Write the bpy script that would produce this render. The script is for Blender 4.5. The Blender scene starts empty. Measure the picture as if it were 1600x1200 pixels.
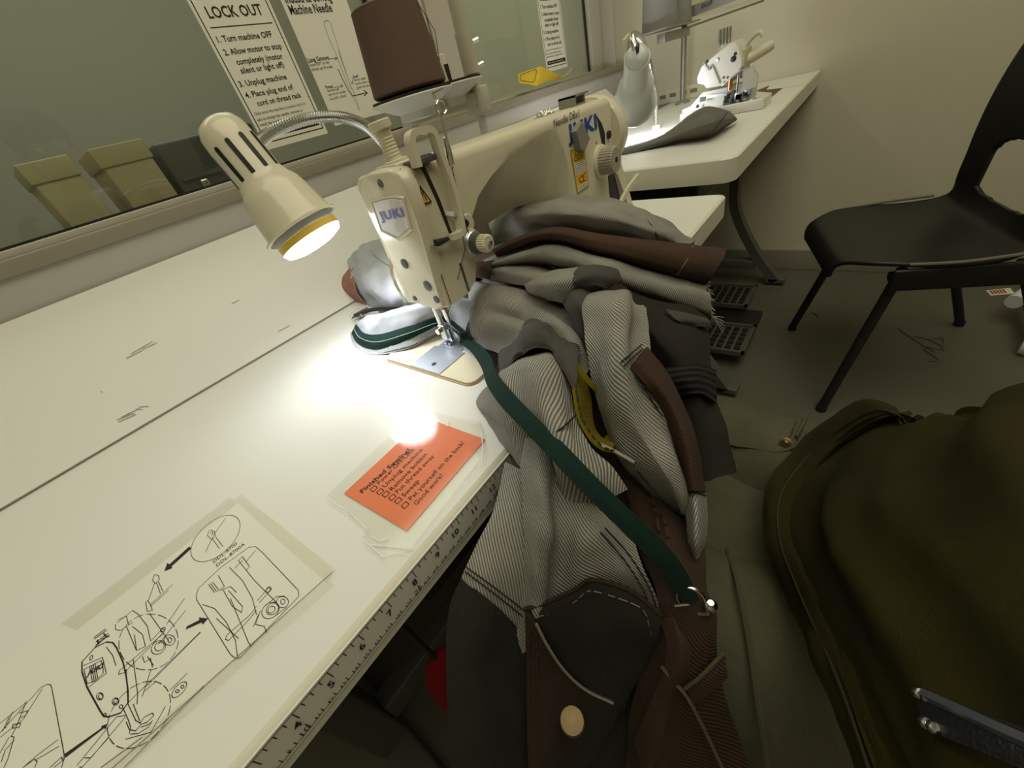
import bpy, bmesh, math, random
from mathutils import Vector, Matrix, noise
random.seed(7)
SC = bpy.context.scene
COL = SC.collection
V = Vector
# ---------------------------------------------------------------- camera (table top front edge = origin, z=0 on the table top, floor z=-0.75)
FPX = 597.39
CAM = V((0.1727, -0.2015, 0.2608))
_ex = V((635, -648, FPX)).normalized()
_dn = V((236, 782, FPX)).normalized()
_ex = (_ex - _dn * _ex.dot(_dn)).normalized()
_ez = -_dn
_ey = _ez.cross(_ex)
RIGHT = V((_ex.x, _ey.x, _ez.x)); DOWN = V((_ex.y, _ey.y, _ez.y)); FWD = V((_ex.z, _ey.z, _ez.z))
cd = bpy.data.cameras.new('camera'); cam = bpy.data.objects.new('camera', cd); COL.objects.link(cam)
cd.sensor_width = 36; cd.lens = 36 * FPX / 1600; cd.clip_start = 0.01; cd.clip_end = 50
_m = Matrix((RIGHT, -DOWN, -FWD)).transposed().to_4x4(); _m.translation = CAM
cam.matrix_world = _m
SC.camera = cam
SC.view_settings.view_transform = 'Standard'; SC.view_settings.look = 'None'
SC.view_settings.exposure = 0.0; SC.view_settings.gamma = 1.0; SC.view_settings.use_curve_mapping = False
# ---------------------------------------------------------------- world and room lights
w = bpy.data.worlds.new('world'); SC.world = w; w.use_nodes = True
w.node_tree.nodes['Background'].inputs[0].default_value = (0.9, 0.85, 0.65, 1)
w.node_tree.nodes['Background'].inputs[1].default_value = 0.02
def area(name, loc, target, size, power, color, sizey=None, shape='RECTANGLE'):
    l = bpy.data.lights.new(name, 'AREA'); l.energy = power; l.color = color; l.size = size
    l.shape = shape
    if shape == 'RECTANGLE': l.size_y = sizey or size
    o = bpy.data.objects.new(name, l); COL.objects.link(o); o.location = loc
    d = V(target) - V(loc); o.rotation_euler = d.to_track_quat('-Z', 'Y').to_euler()
    return o
area('ceiling_light_glow', (0.6, -0.6, 1.88), (0.6, -0.6, 0), 2.6, 29, (1.0, .945, .73), 1.6)
area('next_room_glow', (0.8, 1.5, 1.85), (.8, 1.9, 0), 2.4, 23, (.95, 1.0, .88), 0.8)

# ---------------------------------------------------------------- picture point -> place
def ray(u, v):
    a = (u - 800) / FPX; b = (v - 600) / FPX
    return RIGHT * a + DOWN * b + FWD
def U(u, v, ax, val):
    d = ray(u, v); i = 'xyz'.index(ax); return CAM + d * ((val - CAM[i]) / d[i])
def sm(t):
    t = min(1, max(0, t)); return t * t * (3 - 2 * t)
def z_drape(x, y):                      # table top, its front edge, then the lap
    if y >= 0: return 0.0
    lap = .28 + (.10 - .28) * sm((x - .20) / .10)
    return -lap * sm(-y / .14)
def z_torso(x, y): return -.125 + 2.2 * max(0, -.22 - y)
def z_thigh(x, y):
    d = min(abs(x - .345), abs(x - .578))
    return -.21 + math.sqrt(max(0, .086 ** 2 - d * d))
def march(u, v, h, f):
    d = ray(u, v).normalized(); t = .05; p = CAM + d * t
    while t < 3:
        p = CAM + d * t
        if p.z < f(p.x, p.y) + h: break
        t += .002
    lo, hi = t - .002, t
    for _ in range(12):
        m = (lo + hi) / 2; p = CAM + d * m
        if p.z < f(p.x, p.y) + h: hi = m
        else: lo = m
    return p
def D(u, v, h): return march(u, v, h, z_drape)
def DJ(u, v, h): return march(u, v, h, z_torso)
def DT(u, v, h): return march(u, v, h, z_thigh)

# ---------------------------------------------------------------- materials
MATS = {}
def mat(name, col, rough=.5, metal=0, spec=.5, noise_amt=0, noise_scale=20, bump=0, bump_scale=200, emit=None, estr=0, sheen=0, coat=0):
    if name in MATS: return MATS[name]
    m = bpy.data.materials.new(name); m.use_nodes = True; MATS[name] = m
    nt = m.node_tree; b = nt.nodes['Principled BSDF']
    b.inputs['Base Color'].default_value = (*col, 1); b.inputs['Roughness'].default_value = rough
    b.inputs['Metallic'].default_value = metal; b.inputs['Specular IOR Level'].default_value = spec
    b.inputs['Sheen Weight'].default_value = sheen; b.inputs['Coat Weight'].default_value = coat
    if emit: b.inputs['Emission Color'].default_value = (*emit, 1); b.inputs['Emission Strength'].default_value = estr
    tc = nt.nodes.new('ShaderNodeTexCoord')
    if noise_amt:
        n = nt.nodes.new('ShaderNodeTexNoise'); n.inputs['Scale'].default_value = noise_scale; n.inputs['Detail'].default_value = 5
        nt.links.new(tc.outputs['Object'], n.inputs['Vector'])
        mx = nt.nodes.new('ShaderNodeMix'); mx.data_type = 'RGBA'
        mx.inputs[6].default_value = (*[c * (1 - noise_amt) for c in col], 1); mx.inputs[7].default_value = (*[min(1, c * (1 + noise_amt)) for c in col], 1)
        nt.links.new(n.outputs['Fac'], mx.inputs[0]); nt.links.new(mx.outputs[2], b.inputs['Base Color'])
    if bump:
        n2 = nt.nodes.new('ShaderNodeTexNoise'); n2.inputs['Scale'].default_value = bump_scale; n2.inputs['Detail'].default_value = 3
        nt.links.new(tc.outputs['Object'], n2.inputs['Vector'])
        bp = nt.nodes.new('ShaderNodeBump'); bp.inputs['Strength'].default_value = bump; bp.inputs['Distance'].default_value = .002
        nt.links.new(n2.outputs['Fac'], bp.inputs['Height']); nt.links.new(bp.outputs['Normal'], b.inputs['Normal'])
    return m
def twill(name, c1, c2, period=.0034, angle=35, rough=.95, grain=.35, duty=.5):
    """woven cloth: diagonal ribs of two yarn colours, laid along the cloth's own UV (metres)"""
    if name in MATS: return MATS[name]
    m = mat(name, c1, rough, spec=.12, sheen=.02); nt = m.node_tree; b = nt.nodes['Principled BSDF']
    uv = nt.nodes.new('ShaderNodeUVMap')
    mp = nt.nodes.new('ShaderNodeMapping'); mp.inputs['Rotation'].default_value = (0, 0, math.radians(angle))
    nt.links.new(uv.outputs[0], mp.inputs[0])
    wv = nt.nodes.new('ShaderNodeTexWave'); wv.inputs['Scale'].default_value = 1 / period * math.pi / 10
    wv.inputs['Distortion'].default_value = .7; wv.inputs['Detail'].default_value = 2; wv.inputs['Detail Scale'].default_value = 2.5
    nt.links.new(mp.outputs[0], wv.inputs[0])
    nz = nt.nodes.new('ShaderNodeTexNoise'); nz.inputs['Scale'].default_value = 900; nz.inputs['Detail'].default_value = 2
    nt.links.new(uv.outputs[0], nz.inputs[0])
    n3 = nt.nodes.new('ShaderNodeTexNoise'); n3.inputs['Scale'].default_value = 18; n3.inputs['Detail'].default_value = 4
    nt.links.new(uv.outputs[0], n3.inputs[0])
    ad = nt.nodes.new('ShaderNodeMath'); ad.operation = 'MULTIPLY_ADD'; ad.inputs[1].default_value = grain; nt.links.new(nz.outputs['Fac'], ad.inputs[0]); nt.links.new(wv.outputs['Fac'], ad.inputs[2])
    rp = nt.nodes.new('ShaderNodeValToRGB'); rp.color_ramp.elements[0].position = duty - .28 + grain * .5; rp.color_ramp.elements[1].position = duty + .28 + grain * .5
    rp.color_ramp.elements[0].color = (*c2, 1); rp.color_ramp.elements[1].color = (*c1, 1)
    nt.links.new(ad.outputs[0], rp.inputs[0])
    mx = nt.nodes.new('ShaderNodeMix'); mx.data_type = 'RGBA'; mx.blend_type = 'MULTIPLY'; mx.inputs[0].default_value = 1
    r2 = nt.nodes.new('ShaderNodeValToRGB'); r2.color_ramp.elements[0].position = .3; r2.color_ramp.elements[1].position = .7
    r2.color_ramp.elements[0].color = (.75, .75, .75, 1); nt.links.new(n3.outputs['Fac'], r2.inputs[0])
    nt.links.new(rp.outputs[0], mx.inputs[6]); nt.links.new(r2.outputs[0], mx.inputs[7])
    nt.links.new(mx.outputs[2], b.inputs['Base Color'])
    bp = nt.nodes.new('ShaderNodeBump'); bp.inputs['Strength'].default_value = .5; bp.inputs['Distance'].default_value = .0012
    nt.links.new(ad.outputs[0], bp.inputs['Height']); nt.links.new(bp.outputs['Normal'], b.inputs['Normal'])
    return m
def glassy(name, tint, rough=.0, gloss=1.0):
    m = bpy.data.materials.new(name); m.use_nodes = True; nt = m.node_tree; nt.nodes.clear()
    o = nt.nodes.new('ShaderNodeOutputMaterial'); t = nt.nodes.new('ShaderNodeBsdfTransparent'); t.inputs[0].default_value = (*tint, 1)
    g = nt.nodes.new('ShaderNodeBsdfGlossy'); g.inputs['Roughness'].default_value = rough
    fr = nt.nodes.new('ShaderNodeFresnel'); ge = nt.nodes.new('ShaderNodeNewGeometry'); mp = nt.nodes.new('ShaderNodeMapRange'); mp.inputs[3].default_value = 1.5; mp.inputs[4].default_value = 1 / 1.5
    nt.links.new(ge.outputs['Backfacing'], mp.inputs[0]); nt.links.new(mp.outputs[0], fr.inputs[0])
    mu = nt.nodes.new('ShaderNodeMath'); mu.operation = 'MULTIPLY'; mu.inputs[1].default_value = gloss; nt.links.new(fr.outputs[0], mu.inputs[0])
    mx = nt.nodes.new('ShaderNodeMixShader'); nt.links.new(mu.outputs[0], mx.inputs[0]); nt.links.new(t.outputs[0], mx.inputs[1]); nt.links.new(g.outputs[0], mx.inputs[2])
    nt.links.new(mx.outputs[0], o.inputs[0]); MATS[name] = m; return m
M_laminate = mat('white_laminate', (.80, .79, .74), .38, spec=.3, noise_amt=.015, noise_scale=3)
M_edge = mat('laminate_edge', (.74, .71, .60), .4)
M_wall = mat('wall_paint', (.66, .62, .48), .75, spec=.25, noise_amt=.02, noise_scale=4, bump=.12, bump_scale=160)
M_trim = mat('painted_trim', (.50, .46, .38), .5, noise_amt=.03, noise_scale=6)
M_under = mat('wall_grey_paint', (.46, .435, .39), .6, noise_amt=.03, noise_scale=5)
M_cream = mat('cream_enamel', (.72, .67, .50), .32, spec=.5, bump=.05, bump_scale=900)
M_cream_s = mat('cream_gloss', (.74, .69, .53), .18, spec=.6)
M_plastic = mat('cream_plastic', (.70, .64, .48), .4)
M_black = mat('black_paint', (.012, .012, .012), .45)
M_line = mat('black_ink', (.015, .015, .015), .8)
M_dark = mat('dark_grey_metal', (.09, .095, .085), .5)
M_chrome = mat('chrome', (.75, .75, .74), .18, metal=1)
M_steel = mat('brushed_steel', (.62, .64, .68), .33, metal=1)
M_greymetal = mat('grey_metal', (.36, .35, .31), .42, metal=.6)
M_paper = mat('paper', (.83, .80, .68), .8, noise_amt=.02, noise_scale=6)
M_blue = mat('blue_print', (.012, .06, .40), .5)
M_yellow = mat('yellow_print', (.80, .50, .03), .6)
M_white = mat('white_paint', (.82, .82, .80), .35)
# cloths
T_grey = twill('grey_twill', (.47, .455, .40), (.175, .168, .148), .0024, 35)
T_grey2 = twill('grey_twill_other_grain', (.47, .455, .40), (.175, .168, .148), .0024, -25)
T_light = twill('pale_denim', (.66, .675, .70), (.40, .41, .43), .0020, 20, grain=.6)
T_smooth = twill('dark_grey_cotton', (.115, .110, .10), (.085, .08, .072), .0012, 10)
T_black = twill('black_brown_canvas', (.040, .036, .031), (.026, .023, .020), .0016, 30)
T_brown = twill('brown_corduroy', (.092, .053, .037), (.058, .033, .024), .0018, 40)
T_brown2 = twill('dark_brown_denim', (.074, .045, .030), (.042, .026, .018), .0018, 30)
T_green = twill('green_webbing', (.018, .045, .036), (.011, .030, .024), .0014, 90)
T_yellow = twill('mustard_lining', (.25, .195, .014), (.19, .145, .010), .0011, 0)
T_olive = twill('olive_jersey', (.046, .040, .008), (.041, .036, .007), .0006, 60)
T_trouser = twill('sage_twill', (.135, .130, .080), (.105, .102, .062), .0014, 40)
T_coral = twill('coral_denim', (.50, .25, .20), (.36, .16, .12), .003, 50)
T_scrap = twill('grey_felt', (.22, .215, .185), (.17, .165, .14), .0015, 30, grain=.8)

# ---------------------------------------------------------------- mesh helpers
ORG = {}
def thing(name, label, cat, loc=(0, 0, 0), group=None, rotz=0):
    o = bpy.data.objects.new(name, None); o.empty_display_size = .05; COL.objects.link(o)
    o.location = loc; o.rotation_euler = (0, 0, rotz); o['label'] = label; o['category'] = cat
    if group: o['group'] = group
    ORG[o.name] = V(loc) if not rotz else V((0, 0, 0))
    return o
def tag(o, label, cat, group=None):
    o['label'] = label; o['category'] = cat
    if group: o['group'] = group
    return o
def struct(o): o['kind'] = 'structure'; return o
class MB:
    def __init__(s): s.v = []; s.f = []; s.uv = {}
    def add(s, vs, fs):
        b = len(s.v); s.v += [V(p) for p in vs]; s.f += [[b + i for i in f] for f in fs]; return s
    def box(s, a, b, bev=0, M=None):
        x0, y0, z0 = a; x1, y1, z1 = b
        if bev <= 0:
            vs = [(x0, y0, z0), (x1, y0, z0), (x1, y1, z0), (x0, y1, z0), (x0, y0, z1), (x1, y0, z1), (x1, y1, z1), (x0, y1, z1)]
            fs = [(3, 2, 1, 0), (4, 5, 6, 7), (0, 1, 5, 4), (1, 2, 6, 5), (2, 3, 7, 6), (3, 0, 4, 7)]
            vs = [V(p) for p in vs]
        else:
            bm = bmesh.new(); bmesh.ops.create_cube(bm, size=1)
            for q in bm.verts: q.co = V(((q.co.x + .5) * (x1 - x0) + x0, (q.co.y + .5) * (y1 - y0) + y0, (q.co.z + .5) * (z1 - z0) + z0))
            bmesh.ops.bevel(bm, geom=bm.edges[:], offset=bev, segments=3, profile=.5, affect='EDGES')
            bm.verts.index_update(); vs = [q.co.copy() for q in bm.verts]; fs = [[q.index for q in f.verts] for f in bm.faces]; bm.free()
        if M: vs = [M @ p for p in vs]
        return s.add(vs, fs)
    def prism(s, pts, off):               # planar polygon (3D points) pushed by vector off
        n = len(pts); off = V(off); p = [V(q) for q in pts]
        nr = V((0, 0, 0))
        for i in range(n): nr += p[i].cross(p[(i + 1) % n])
        if nr.dot(off) < 0: p = p[::-1]
        vs = p + [q + off for q in p]
        return s.add(vs, [list(range(n))[::-1], list(range(n, 2 * n))] + [(i, (i + 1) % n, n + (i + 1) % n, n + i) for i in range(n)])
    def loft(s, secs, caps=True, close=True):
        n = len(secs[0]); vs = [V(p) for r in secs for p in r]; fs = []
        for i in range(len(secs) - 1):
            for j in range(n if close else n - 1):
                a = i * n + j; b = i * n + (j + 1) % n; fs.append((a, b, b + n, a + n))
        if caps: fs.append(list(range(n))[::-1]); fs.append([(len(secs) - 1) * n + j for j in range(n)])
        return s.add(vs, fs)
    def tube(s, pts, r, seg=12, caps=True, smooth=0):
        pts = [V(p) for p in pts]
        if smooth: pts = spline(pts, smooth)
        rs = r if isinstance(r, (list, tuple)) else [r] * len(pts)
        if len(rs) != len(pts):
            k = len(rs) - 1; rs = [rs[min(k - 1, int(i / (len(pts) - 1) * k))] * (1 - (i / (len(pts) - 1) * k - min(k - 1, int(i / (len(pts) - 1) * k)))) + rs[min(k - 1, int(i / (len(pts) - 1) * k)) + 1] * (i / (len(pts) - 1) * k - min(k - 1, int(i / (len(pts) - 1) * k))) for i in range(len(pts))]
        t0 = (pts[1] - pts[0]).normalized(); nr = t0.orthogonal().normalized(); secs = []
        for i, p in enumerate(pts):
            t = ((pts[min(i + 1, len(pts) - 1)] - pts[max(i - 1, 0)])).normalized()
            nr = (nr - t * nr.dot(t)).normalized(); bn = t.cross(nr)
            secs.append([p + (nr * math.cos(a) + bn * math.sin(a)) * rs[i] for a in [2 * math.pi * k / seg for k in range(seg)]])
        return s.loft(secs, caps)
    def rect_sweep(s, pts, wdir, w, t, smooth=0):   # flat bar following pts; w along wdir, t across
        pts = [V(p) for p in pts]
        if smooth: pts = spline(pts, smooth)
        secs = []; wd = V(wdir).normalized()
        for i, p in enumerate(pts):
            tg = (pts[min(i + 1, len(pts) - 1)] - pts[max(i - 1, 0)]).normalized(); nn = tg.cross(wd).normalized()
            secs.append([p + wd * a * w / 2 + nn * b * t / 2 for a, b in ((-1, -1), (1, -1), (1, 1), (-1, 1))])
        return s.loft(secs)
    def cyl(s, a, b, r, r2=None, seg=24): return s.tube([a, b], [r, r if r2 is None else r2], seg)
    def lathe(s, base, axis, prof, seg=32, caps=True):   # prof: (radius, distance along axis)
        base = V(base); ax = V(axis).normalized(); n = ax.orthogonal().normalized(); b = ax.cross(n)
        return s.loft([[base + ax * h + (n * math.cos(t) + b * math.sin(t)) * r for t in [2 * math.pi * k / seg for k in range(seg)]] for r, h in prof], caps)
    def ball(s, c, r, seg=16):
        rx, ry, rz = r if isinstance(r, (tuple, list)) else (r, r, r); c = V(c); h = seg // 2
        return s.loft([[c + V((rx * math.sin(math.pi * i / h) * math.cos(2 * math.pi * k / seg), ry * math.sin(math.pi * i / h) * math.sin(2 * math.pi * k / seg), -rz * math.cos(math.pi * i / h))) for k in range(seg)] for i in range(1, h)])
    def build(s, name, m, parent=None, label=None, smooth=35):
        me = bpy.data.meshes.new(name); off = V((0, 0, 0))
        if parent is not None: off = ORG.get(parent.name, off)
        me.from_pydata([p - off for p in s.v], [], s.f); me.validate()
        bm = bmesh.new(); bm.from_mesh(me); bmesh.ops.recalc_face_normals(bm, faces=bm.faces[:]); bm.to_mesh(me); bm.free()
        if s.uv:
            ul = me.uv_layers.new(name='UVMap')
            for lp in me.loops: ul.data[lp.index].uv = s.uv.get(lp.vertex_index, (0, 0))
        me.materials.append(m)
        if smooth:
            me.polygons.foreach_set('use_smooth', [True] * len(me.polygons))
            me.set_sharp_from_angle(angle=math.radians(smooth))
        o = bpy.data.objects.new(name, me); COL.objects.link(o)
        if parent is not None: o.parent = parent; ORG[o.name] = off
        else: ORG[o.name] = V((0, 0, 0))
        if label: o['label'] = label
        return o
def cr(a, b, c, d, t):
    return .5 * ((2 * b) + (c - a) * t + (2 * a - 5 * b + 4 * c - d) * t * t + (3 * b - a - 3 * c + d) * t ** 3)
def spline(pts, n):
    out = []; k = len(pts)
    for i in range(k - 1):
        a = pts[max(i - 1, 0)]; b = pts[i]; c = pts[i + 1]; d = pts[min(i + 2, k - 1)]
        if i == 0: a = b * 2 - c
        if i == k - 2: d = c * 2 - b
        for j in range(n): out.append(cr(a, b, c, d, j / n))
    out.append(pts[-1].copy()); return out
def sheet(name, rows, m, parent=None, thick=.0022, n=8, wr=.0025, ws=22, label=None, fold=None, away=None):
    """a piece of cloth through a grid of points: smooth surface, small creases, real thickness"""
    rows = [[V(p) for p in r] for r in rows]
    mx = max(len(r) for r in rows)
    hor = [spline(r, n) for r in rows]
    L = max(len(r) for r in hor)
    hor = [r if len(r) == L else [r[min(len(r) - 1, round(i * (len(r) - 1) / (L - 1)))] for i in range(L)] for r in hor]
    colz = [spline([hor[i][j] for i in range(len(hor))], n) for j in range(L)]
    R = len(colz[0]); g = [[colz[j][i] for j in range(L)] for i in range(R)]
    def nrm(i, j):
        a = g[i][min(j + 1, L - 1)] - g[i][max(j - 1, 0)]; b = g[min(i + 1, R - 1)][j] - g[max(i - 1, 0)][j]
        q = a.cross(b)
        if q.length < 1e-9: return V((0, 0, 1))
        q.normalize()
        return q if q.dot(CAM - g[i][j]) > 0 else -q
    N = [[nrm(i, j) for j in range(L)] for i in range(R)]
    us = [[0] * L for _ in range(R)]; vs_ = [[0] * L for _ in range(R)]
    for i in range(R):
        for j in range(L):
            if j: us[i][j] = us[i][j - 1] + (g[R // 2][j] - g[R // 2][j - 1]).length * .94 + (g[i][j] - g[i][j - 1]).length * .06
            if i: vs_[i][j] = vs_[i - 1][j] + (g[i][L // 2] - g[i - 1][L // 2]).length * .94 + (g[i][j] - g[i - 1][j]).length * .06
    sd = random.uniform(0, 50)
    P = []
    for i in range(R):
        row = []
        for j in range(L):
            q = g[i][j]; d = wr * noise.noise(q * ws + V((sd, 0, 0))) + wr * .5 * noise.noise(q * ws * 2.6 + V((0, sd, 0)))
            if fold:
                for amp, per, ang, ph in fold:
                    s_ = us[i][j] * math.cos(ang) + vs_[i][j] * math.sin(ang) + .02 * noise.noise(q * 9)
                    c_ = math.sin(2 * math.pi * s_ / per + ph); d += amp * (c_ if c_ > 0 else c_ * .6)
            row.append(q + N[i][j] * d)
        P.append(row)
    b = MB(); K = R * L
    for i in range(R):
        for j in range(L): b.v.append(P[i][j]); b.uv[i * L + j] = (us[i][j], vs_[i][j])
    for i in range(R):
        for j in range(L): b.v.append(P[i][j] - N[i][j] * thick); b.uv[K + i * L + j] = (us[i][j], vs_[i][j])
    for i in range(R - 1):
        for j in range(L - 1):
            a = i * L + j; b.f.append((a, a + 1, a + L + 1, a + L)); b.f.append((K + a, K + a + L, K + a + L + 1, K + a + 1))
    for i in range(R - 1):
        for j in (0, L - 1): a = i * L + j; b.f.append((a, a + L, K + a + L, K + a))
    for j in range(L - 1):
        for i in (0, R - 1): a = i * L + j; b.f.append((a, a + 1, K + a + 1, K + a))
    return b.build(name, m, parent, label, smooth=60)
def pix(rows, f=D): return [[f(*p) for p in r] for r in rows]
def stitches(name, polys, m, parent, r=.0006, dash=None, n=6):
    if name == 'seam_stitching' and len(polys) > 1:
        return [stitches(name, [p], m, parent, r, dash, n) for p in polys]
    b = MB()
    for pl in polys:
        pts = spline([V(p) for p in pl], n)
        if dash:
            # even dashes along the length
            out = []; acc = 0
            segs = []; cur = [pts[0]]
            for a, c in zip(pts, pts[1:]):
                d = (c - a).length; k = max(1, int(d / (dash / 3)))
                for q in range(1, k + 1):
                    p = a.lerp(c, q / k); acc += d / k
                    if acc % (dash * 1.6) < dash: cur.append(p)
                    else:
                        if len(cur) > 1: segs.append(cur)
                        cur = [p]
            if len(cur) > 1: segs.append(cur)
            for sg in segs: b.tube([sg[0], sg[-1]], r, 4)
        else: b.tube(pts, r, 5)
    return b.build(name, m, parent)
def text(name, s, o, xd, yd, m, parent, width=None, height=None, lift=.0008, bold=False, thick=.0002, shear=0, align='LEFT'):
    c = bpy.data.curves.new(name, 'FONT'); c.body = s; c.size = 1; c.extrude = 0; c.shear = shear; c.align_x = align
    if bold: c.offset = .018 if bold is True else bold
    c.resolution_u = 2
    if bold and bold is not True: c.space_character = 1.12
    t = bpy.data.objects.new(name, c); COL.objects.link(t)
    dg = bpy.context.evaluated_depsgraph_get(); dg.update()
    me = bpy.data.meshes.new_from_object(t.evaluated_get(dg)); me.name = name
    bpy.data.objects.remove(t); bpy.data.curves.remove(c)
    xs = [p.co.x for p in me.vertices] or [0, 1]; x0, x1 = min(xs), max(xs)
    capw = .70
    sx = (width / (x1 - x0)) if width else height / capw
    sy = (height / capw) if height else sx
    X = V(xd).normalized(); Y = V(yd).normalized(); Zn = X.cross(Y).normalized()
    off = ORG.get(parent.name, V((0, 0, 0))) if parent else V((0, 0, 0))
    for p in me.vertices:
        q = p.co; p.co = V(o) + X * ((q.x - x0 if align == 'LEFT' else q.x) * sx) + Y * (q.y * sy) + Zn * lift - off
    me.materials.append(m)
    ob = bpy.data.objects.new(name, me); COL.objects.link(ob); ob.parent = parent; ORG[ob.name] = off
    return ob
def join_text(objs, name):
    """several printed lines of one notice become one part"""
    a = objs[0]; bm = bmesh.new()
    for o in objs: bm.from_mesh(o.data)
    me = bpy.data.meshes.new(name); bm.to_mesh(me); bm.free(); me.materials.append(a.data.materials[0])
    p = a.parent; off = ORG[a.name]
    for o in objs: bpy.data.objects.remove(o)
    ob = bpy.data.objects.new(name, me); COL.objects.link(ob); ob.parent = p; ORG[ob.name] = off
    return ob
def ribbons(name, polys, wd, nrm, m, parent, closed=()):
    """flat printed lines on a surface with normal nrm"""
    b = MB(); nn = V(nrm).normalized()
    for pl in polys:
        pts = [V(p) for p in pl]
        for i, (a, c) in enumerate(zip(pts, pts[1:])):
            t = c - a
            if t.length < 1e-7: continue
            t.normalize(); sd = nn.cross(t) * wd / 2
            b.add([a - sd - t * wd * .3, c - sd + t * wd * .3, c + sd + t * wd * .3, a + sd - t * wd * .3], [(0, 1, 2, 3)])
    return b.build(name, m, parent, smooth=0)

# ================================================================= ROOM
FL = -.75; XR = 2.39; YW = .75; YG = .85; ZS = .242
def slab(name, a, b, m, bev=0): return struct(MB().box(a, b, bev).build(name, m))
M_floor = mat('sealed_concrete', (.125, .122, .088), .5, spec=.35, noise_amt=.22, noise_scale=2.2, bump=.1, bump_scale=40)
slab('floor', (-2.2, -2.8, FL - .1), (XR + .1, 2.9, FL), M_floor)
slab('ceiling', (-2.2, -2.8, 1.9), (XR + .1, 2.9, 2.0), M_wall)
slab('wall_right', (XR, -2.8, FL), (XR + .1, 2.9, 1.9), M_wall)
slab('wall_left', (-2.2, -2.8, FL), (-2.1, 2.9, 1.9), M_wall)
slab('wall_front', (-2.1, -2.8, FL), (XR, -2.7, 1.9), M_wall)
slab('wall_back', (-2.1, YW, FL), (XR, YW + .12, ZS - .022), M_under)
struct(MB().box((-2.1, YW, 1.25), (XR, YW + .12, 1.9)).build('wall_back_upper', M_wall)).name = 'wall_top'
slab('baseboard_right', (XR - .012, -2.7, FL), (XR, YW, FL + .10), mat('baseboard_vinyl', (.30, .28, .21), .5), .003)
# the observation window over the benches
b = MB()
b.box((-2.1, YW - .006, ZS - .022), (XR, YW + .02, ZS + .002), .003)          # nosing
b.box((-2.1, YW + .015, ZS - .02), (XR, YG + .03, ZS), .002)
struct(b.build('trim_1', mat('sill_brown_paint', (.27, .24, .175), .5, noise_amt=.04, noise_scale=8)))
win = thing('window_1', 'long interior window with two panes over the sewing benches', 'window', (1.0, YG, ZS)); win['kind'] = 'structure'
b = MB()
b.box((-2.1, YG - .016, ZS), (1.045, YG + .02, ZS + .012), .002); b.box((1.045, YG - .016, ZS), (2.2, YG + .02, ZS + .008), .002)
b.box((1.052, YG - .05, ZS), (1.292, YG + .03, 1.25), .004)                          # mullion
b.box((2.168, YG - .02, ZS), (XR, YG + .04, 1.25), .004)                          # right jamb
b.box((2.27, YG - .075, ZS), (2.282, YG - .02, 1.25), .002)
b.box((-2.1, YG - .016, 1.2), (2.2, YG + .02, 1.25))
b.build('window_frame', M_trim, win)
b = MB()
for x in (1.043, 2.158): b.box((x, YG - .0055, ZS + .006), (x + .006, YG + .004, 1.2))
b.box((-2.1, YG - .008, ZS + .012), (1.045, YG + .008, ZS + .016)); 
b.build('gasket', M_black, win)
b = MB().box((1.29, YG - .02, ZS + .005), (1.312, YG - .012, 1.2)); b.build('glass_edge_strip', mat('pale_strip', (.55, .62, .58), .3), win)
G = glassy('window_glass', (.90, .92, .88), .01, 1.0)
MB().box((-2.1, YG - .003, ZS + .012), (1.046, YG + .003, 1.2)).build('pane', G, win, smooth=0)
MB().box((1.29, YG - .003, ZS + .008), (2.162, YG + .003, 1.2)).build('pane', G, win, smooth=0)
# the room behind the glass
slab('wall_beyond', (-2.1, 2.8, FL), (XR, 2.9, 1.9), mat('far_wall_paint', (.42, .40, .32), .8))
M_box = mat('cream_carton', (.55, .48, .30), .75, noise_amt=.06, noise_scale=9)
M_box2 = mat('tan_carton', (.50, .42, .26), .75, noise_amt=.08, noise_scale=9)
slab('shelf_beyond', (-2.1, YG + .04, ZS - .05), (XR, 1.6, ZS - .02), mat('far_shelf', (.16, .17, .15), .6)).name = 'trim_2'
def carton(px, m, label, depth, Y):
    q = [U(u, v, 'y', Y) for u, v in px]; x0 = min(p.x for p in q); x1 = max(p.x for p in q); zt = max(p.z for p in q)
    t = thing('storage_carton', label, 'box', ((x0 + x1) / 2, Y, ZS - .02), 'boxes on the ledge behind the glass')
    MB().box((x0, Y, ZS - .02), (x1, Y + depth, zt), .004).build('carton_body', m, t)
    MB().box((x0 - .003, Y - .003, zt - .03), (x1 + .003, Y + depth + .003, zt + .004), .002).build('lid', m, t)
    return t
carton([(28, 262), (105, 248), (140, 300)], M_box, 'plain cream box behind the left window pane, farthest left', .16, .97)
carton([(141, 238), (220, 220), (250, 290)], M_box2, 'tan box with dull stains behind the glass, between the cream box and the dark cabinet', .16, .97)
q0 = U(230, 215, 'y', .98); q1 = U(392, 190, 'y', .98)
t = thing('equipment_case', 'dark slate case behind the glass beside the tan box', 'case', ((q0.x + q1.x) / 2, .98, ZS - .02))
MB().box((q0.x, .98, ZS - .02), (q1.x, 1.2, q1.z), .006).build('case_body', mat('slate_plastic', (.09, .095, .10), .35), t)
MB().box((q0.x + .01, .974, ZS + .035), (q1.x - .01, .98, ZS + .041)).build('seam_ridge', mat('slate_ridge', (.10, .10, .10), .4), t)
MB().box((U(298, 262, 'y', .97).x, .965, ZS + .005), (U(298, 262, 'y', .97).x + .018, .98, ZS + .03), .004).build('glint_chip', M_chrome, t)  # added chrome chip that stands in for a white glint

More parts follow.
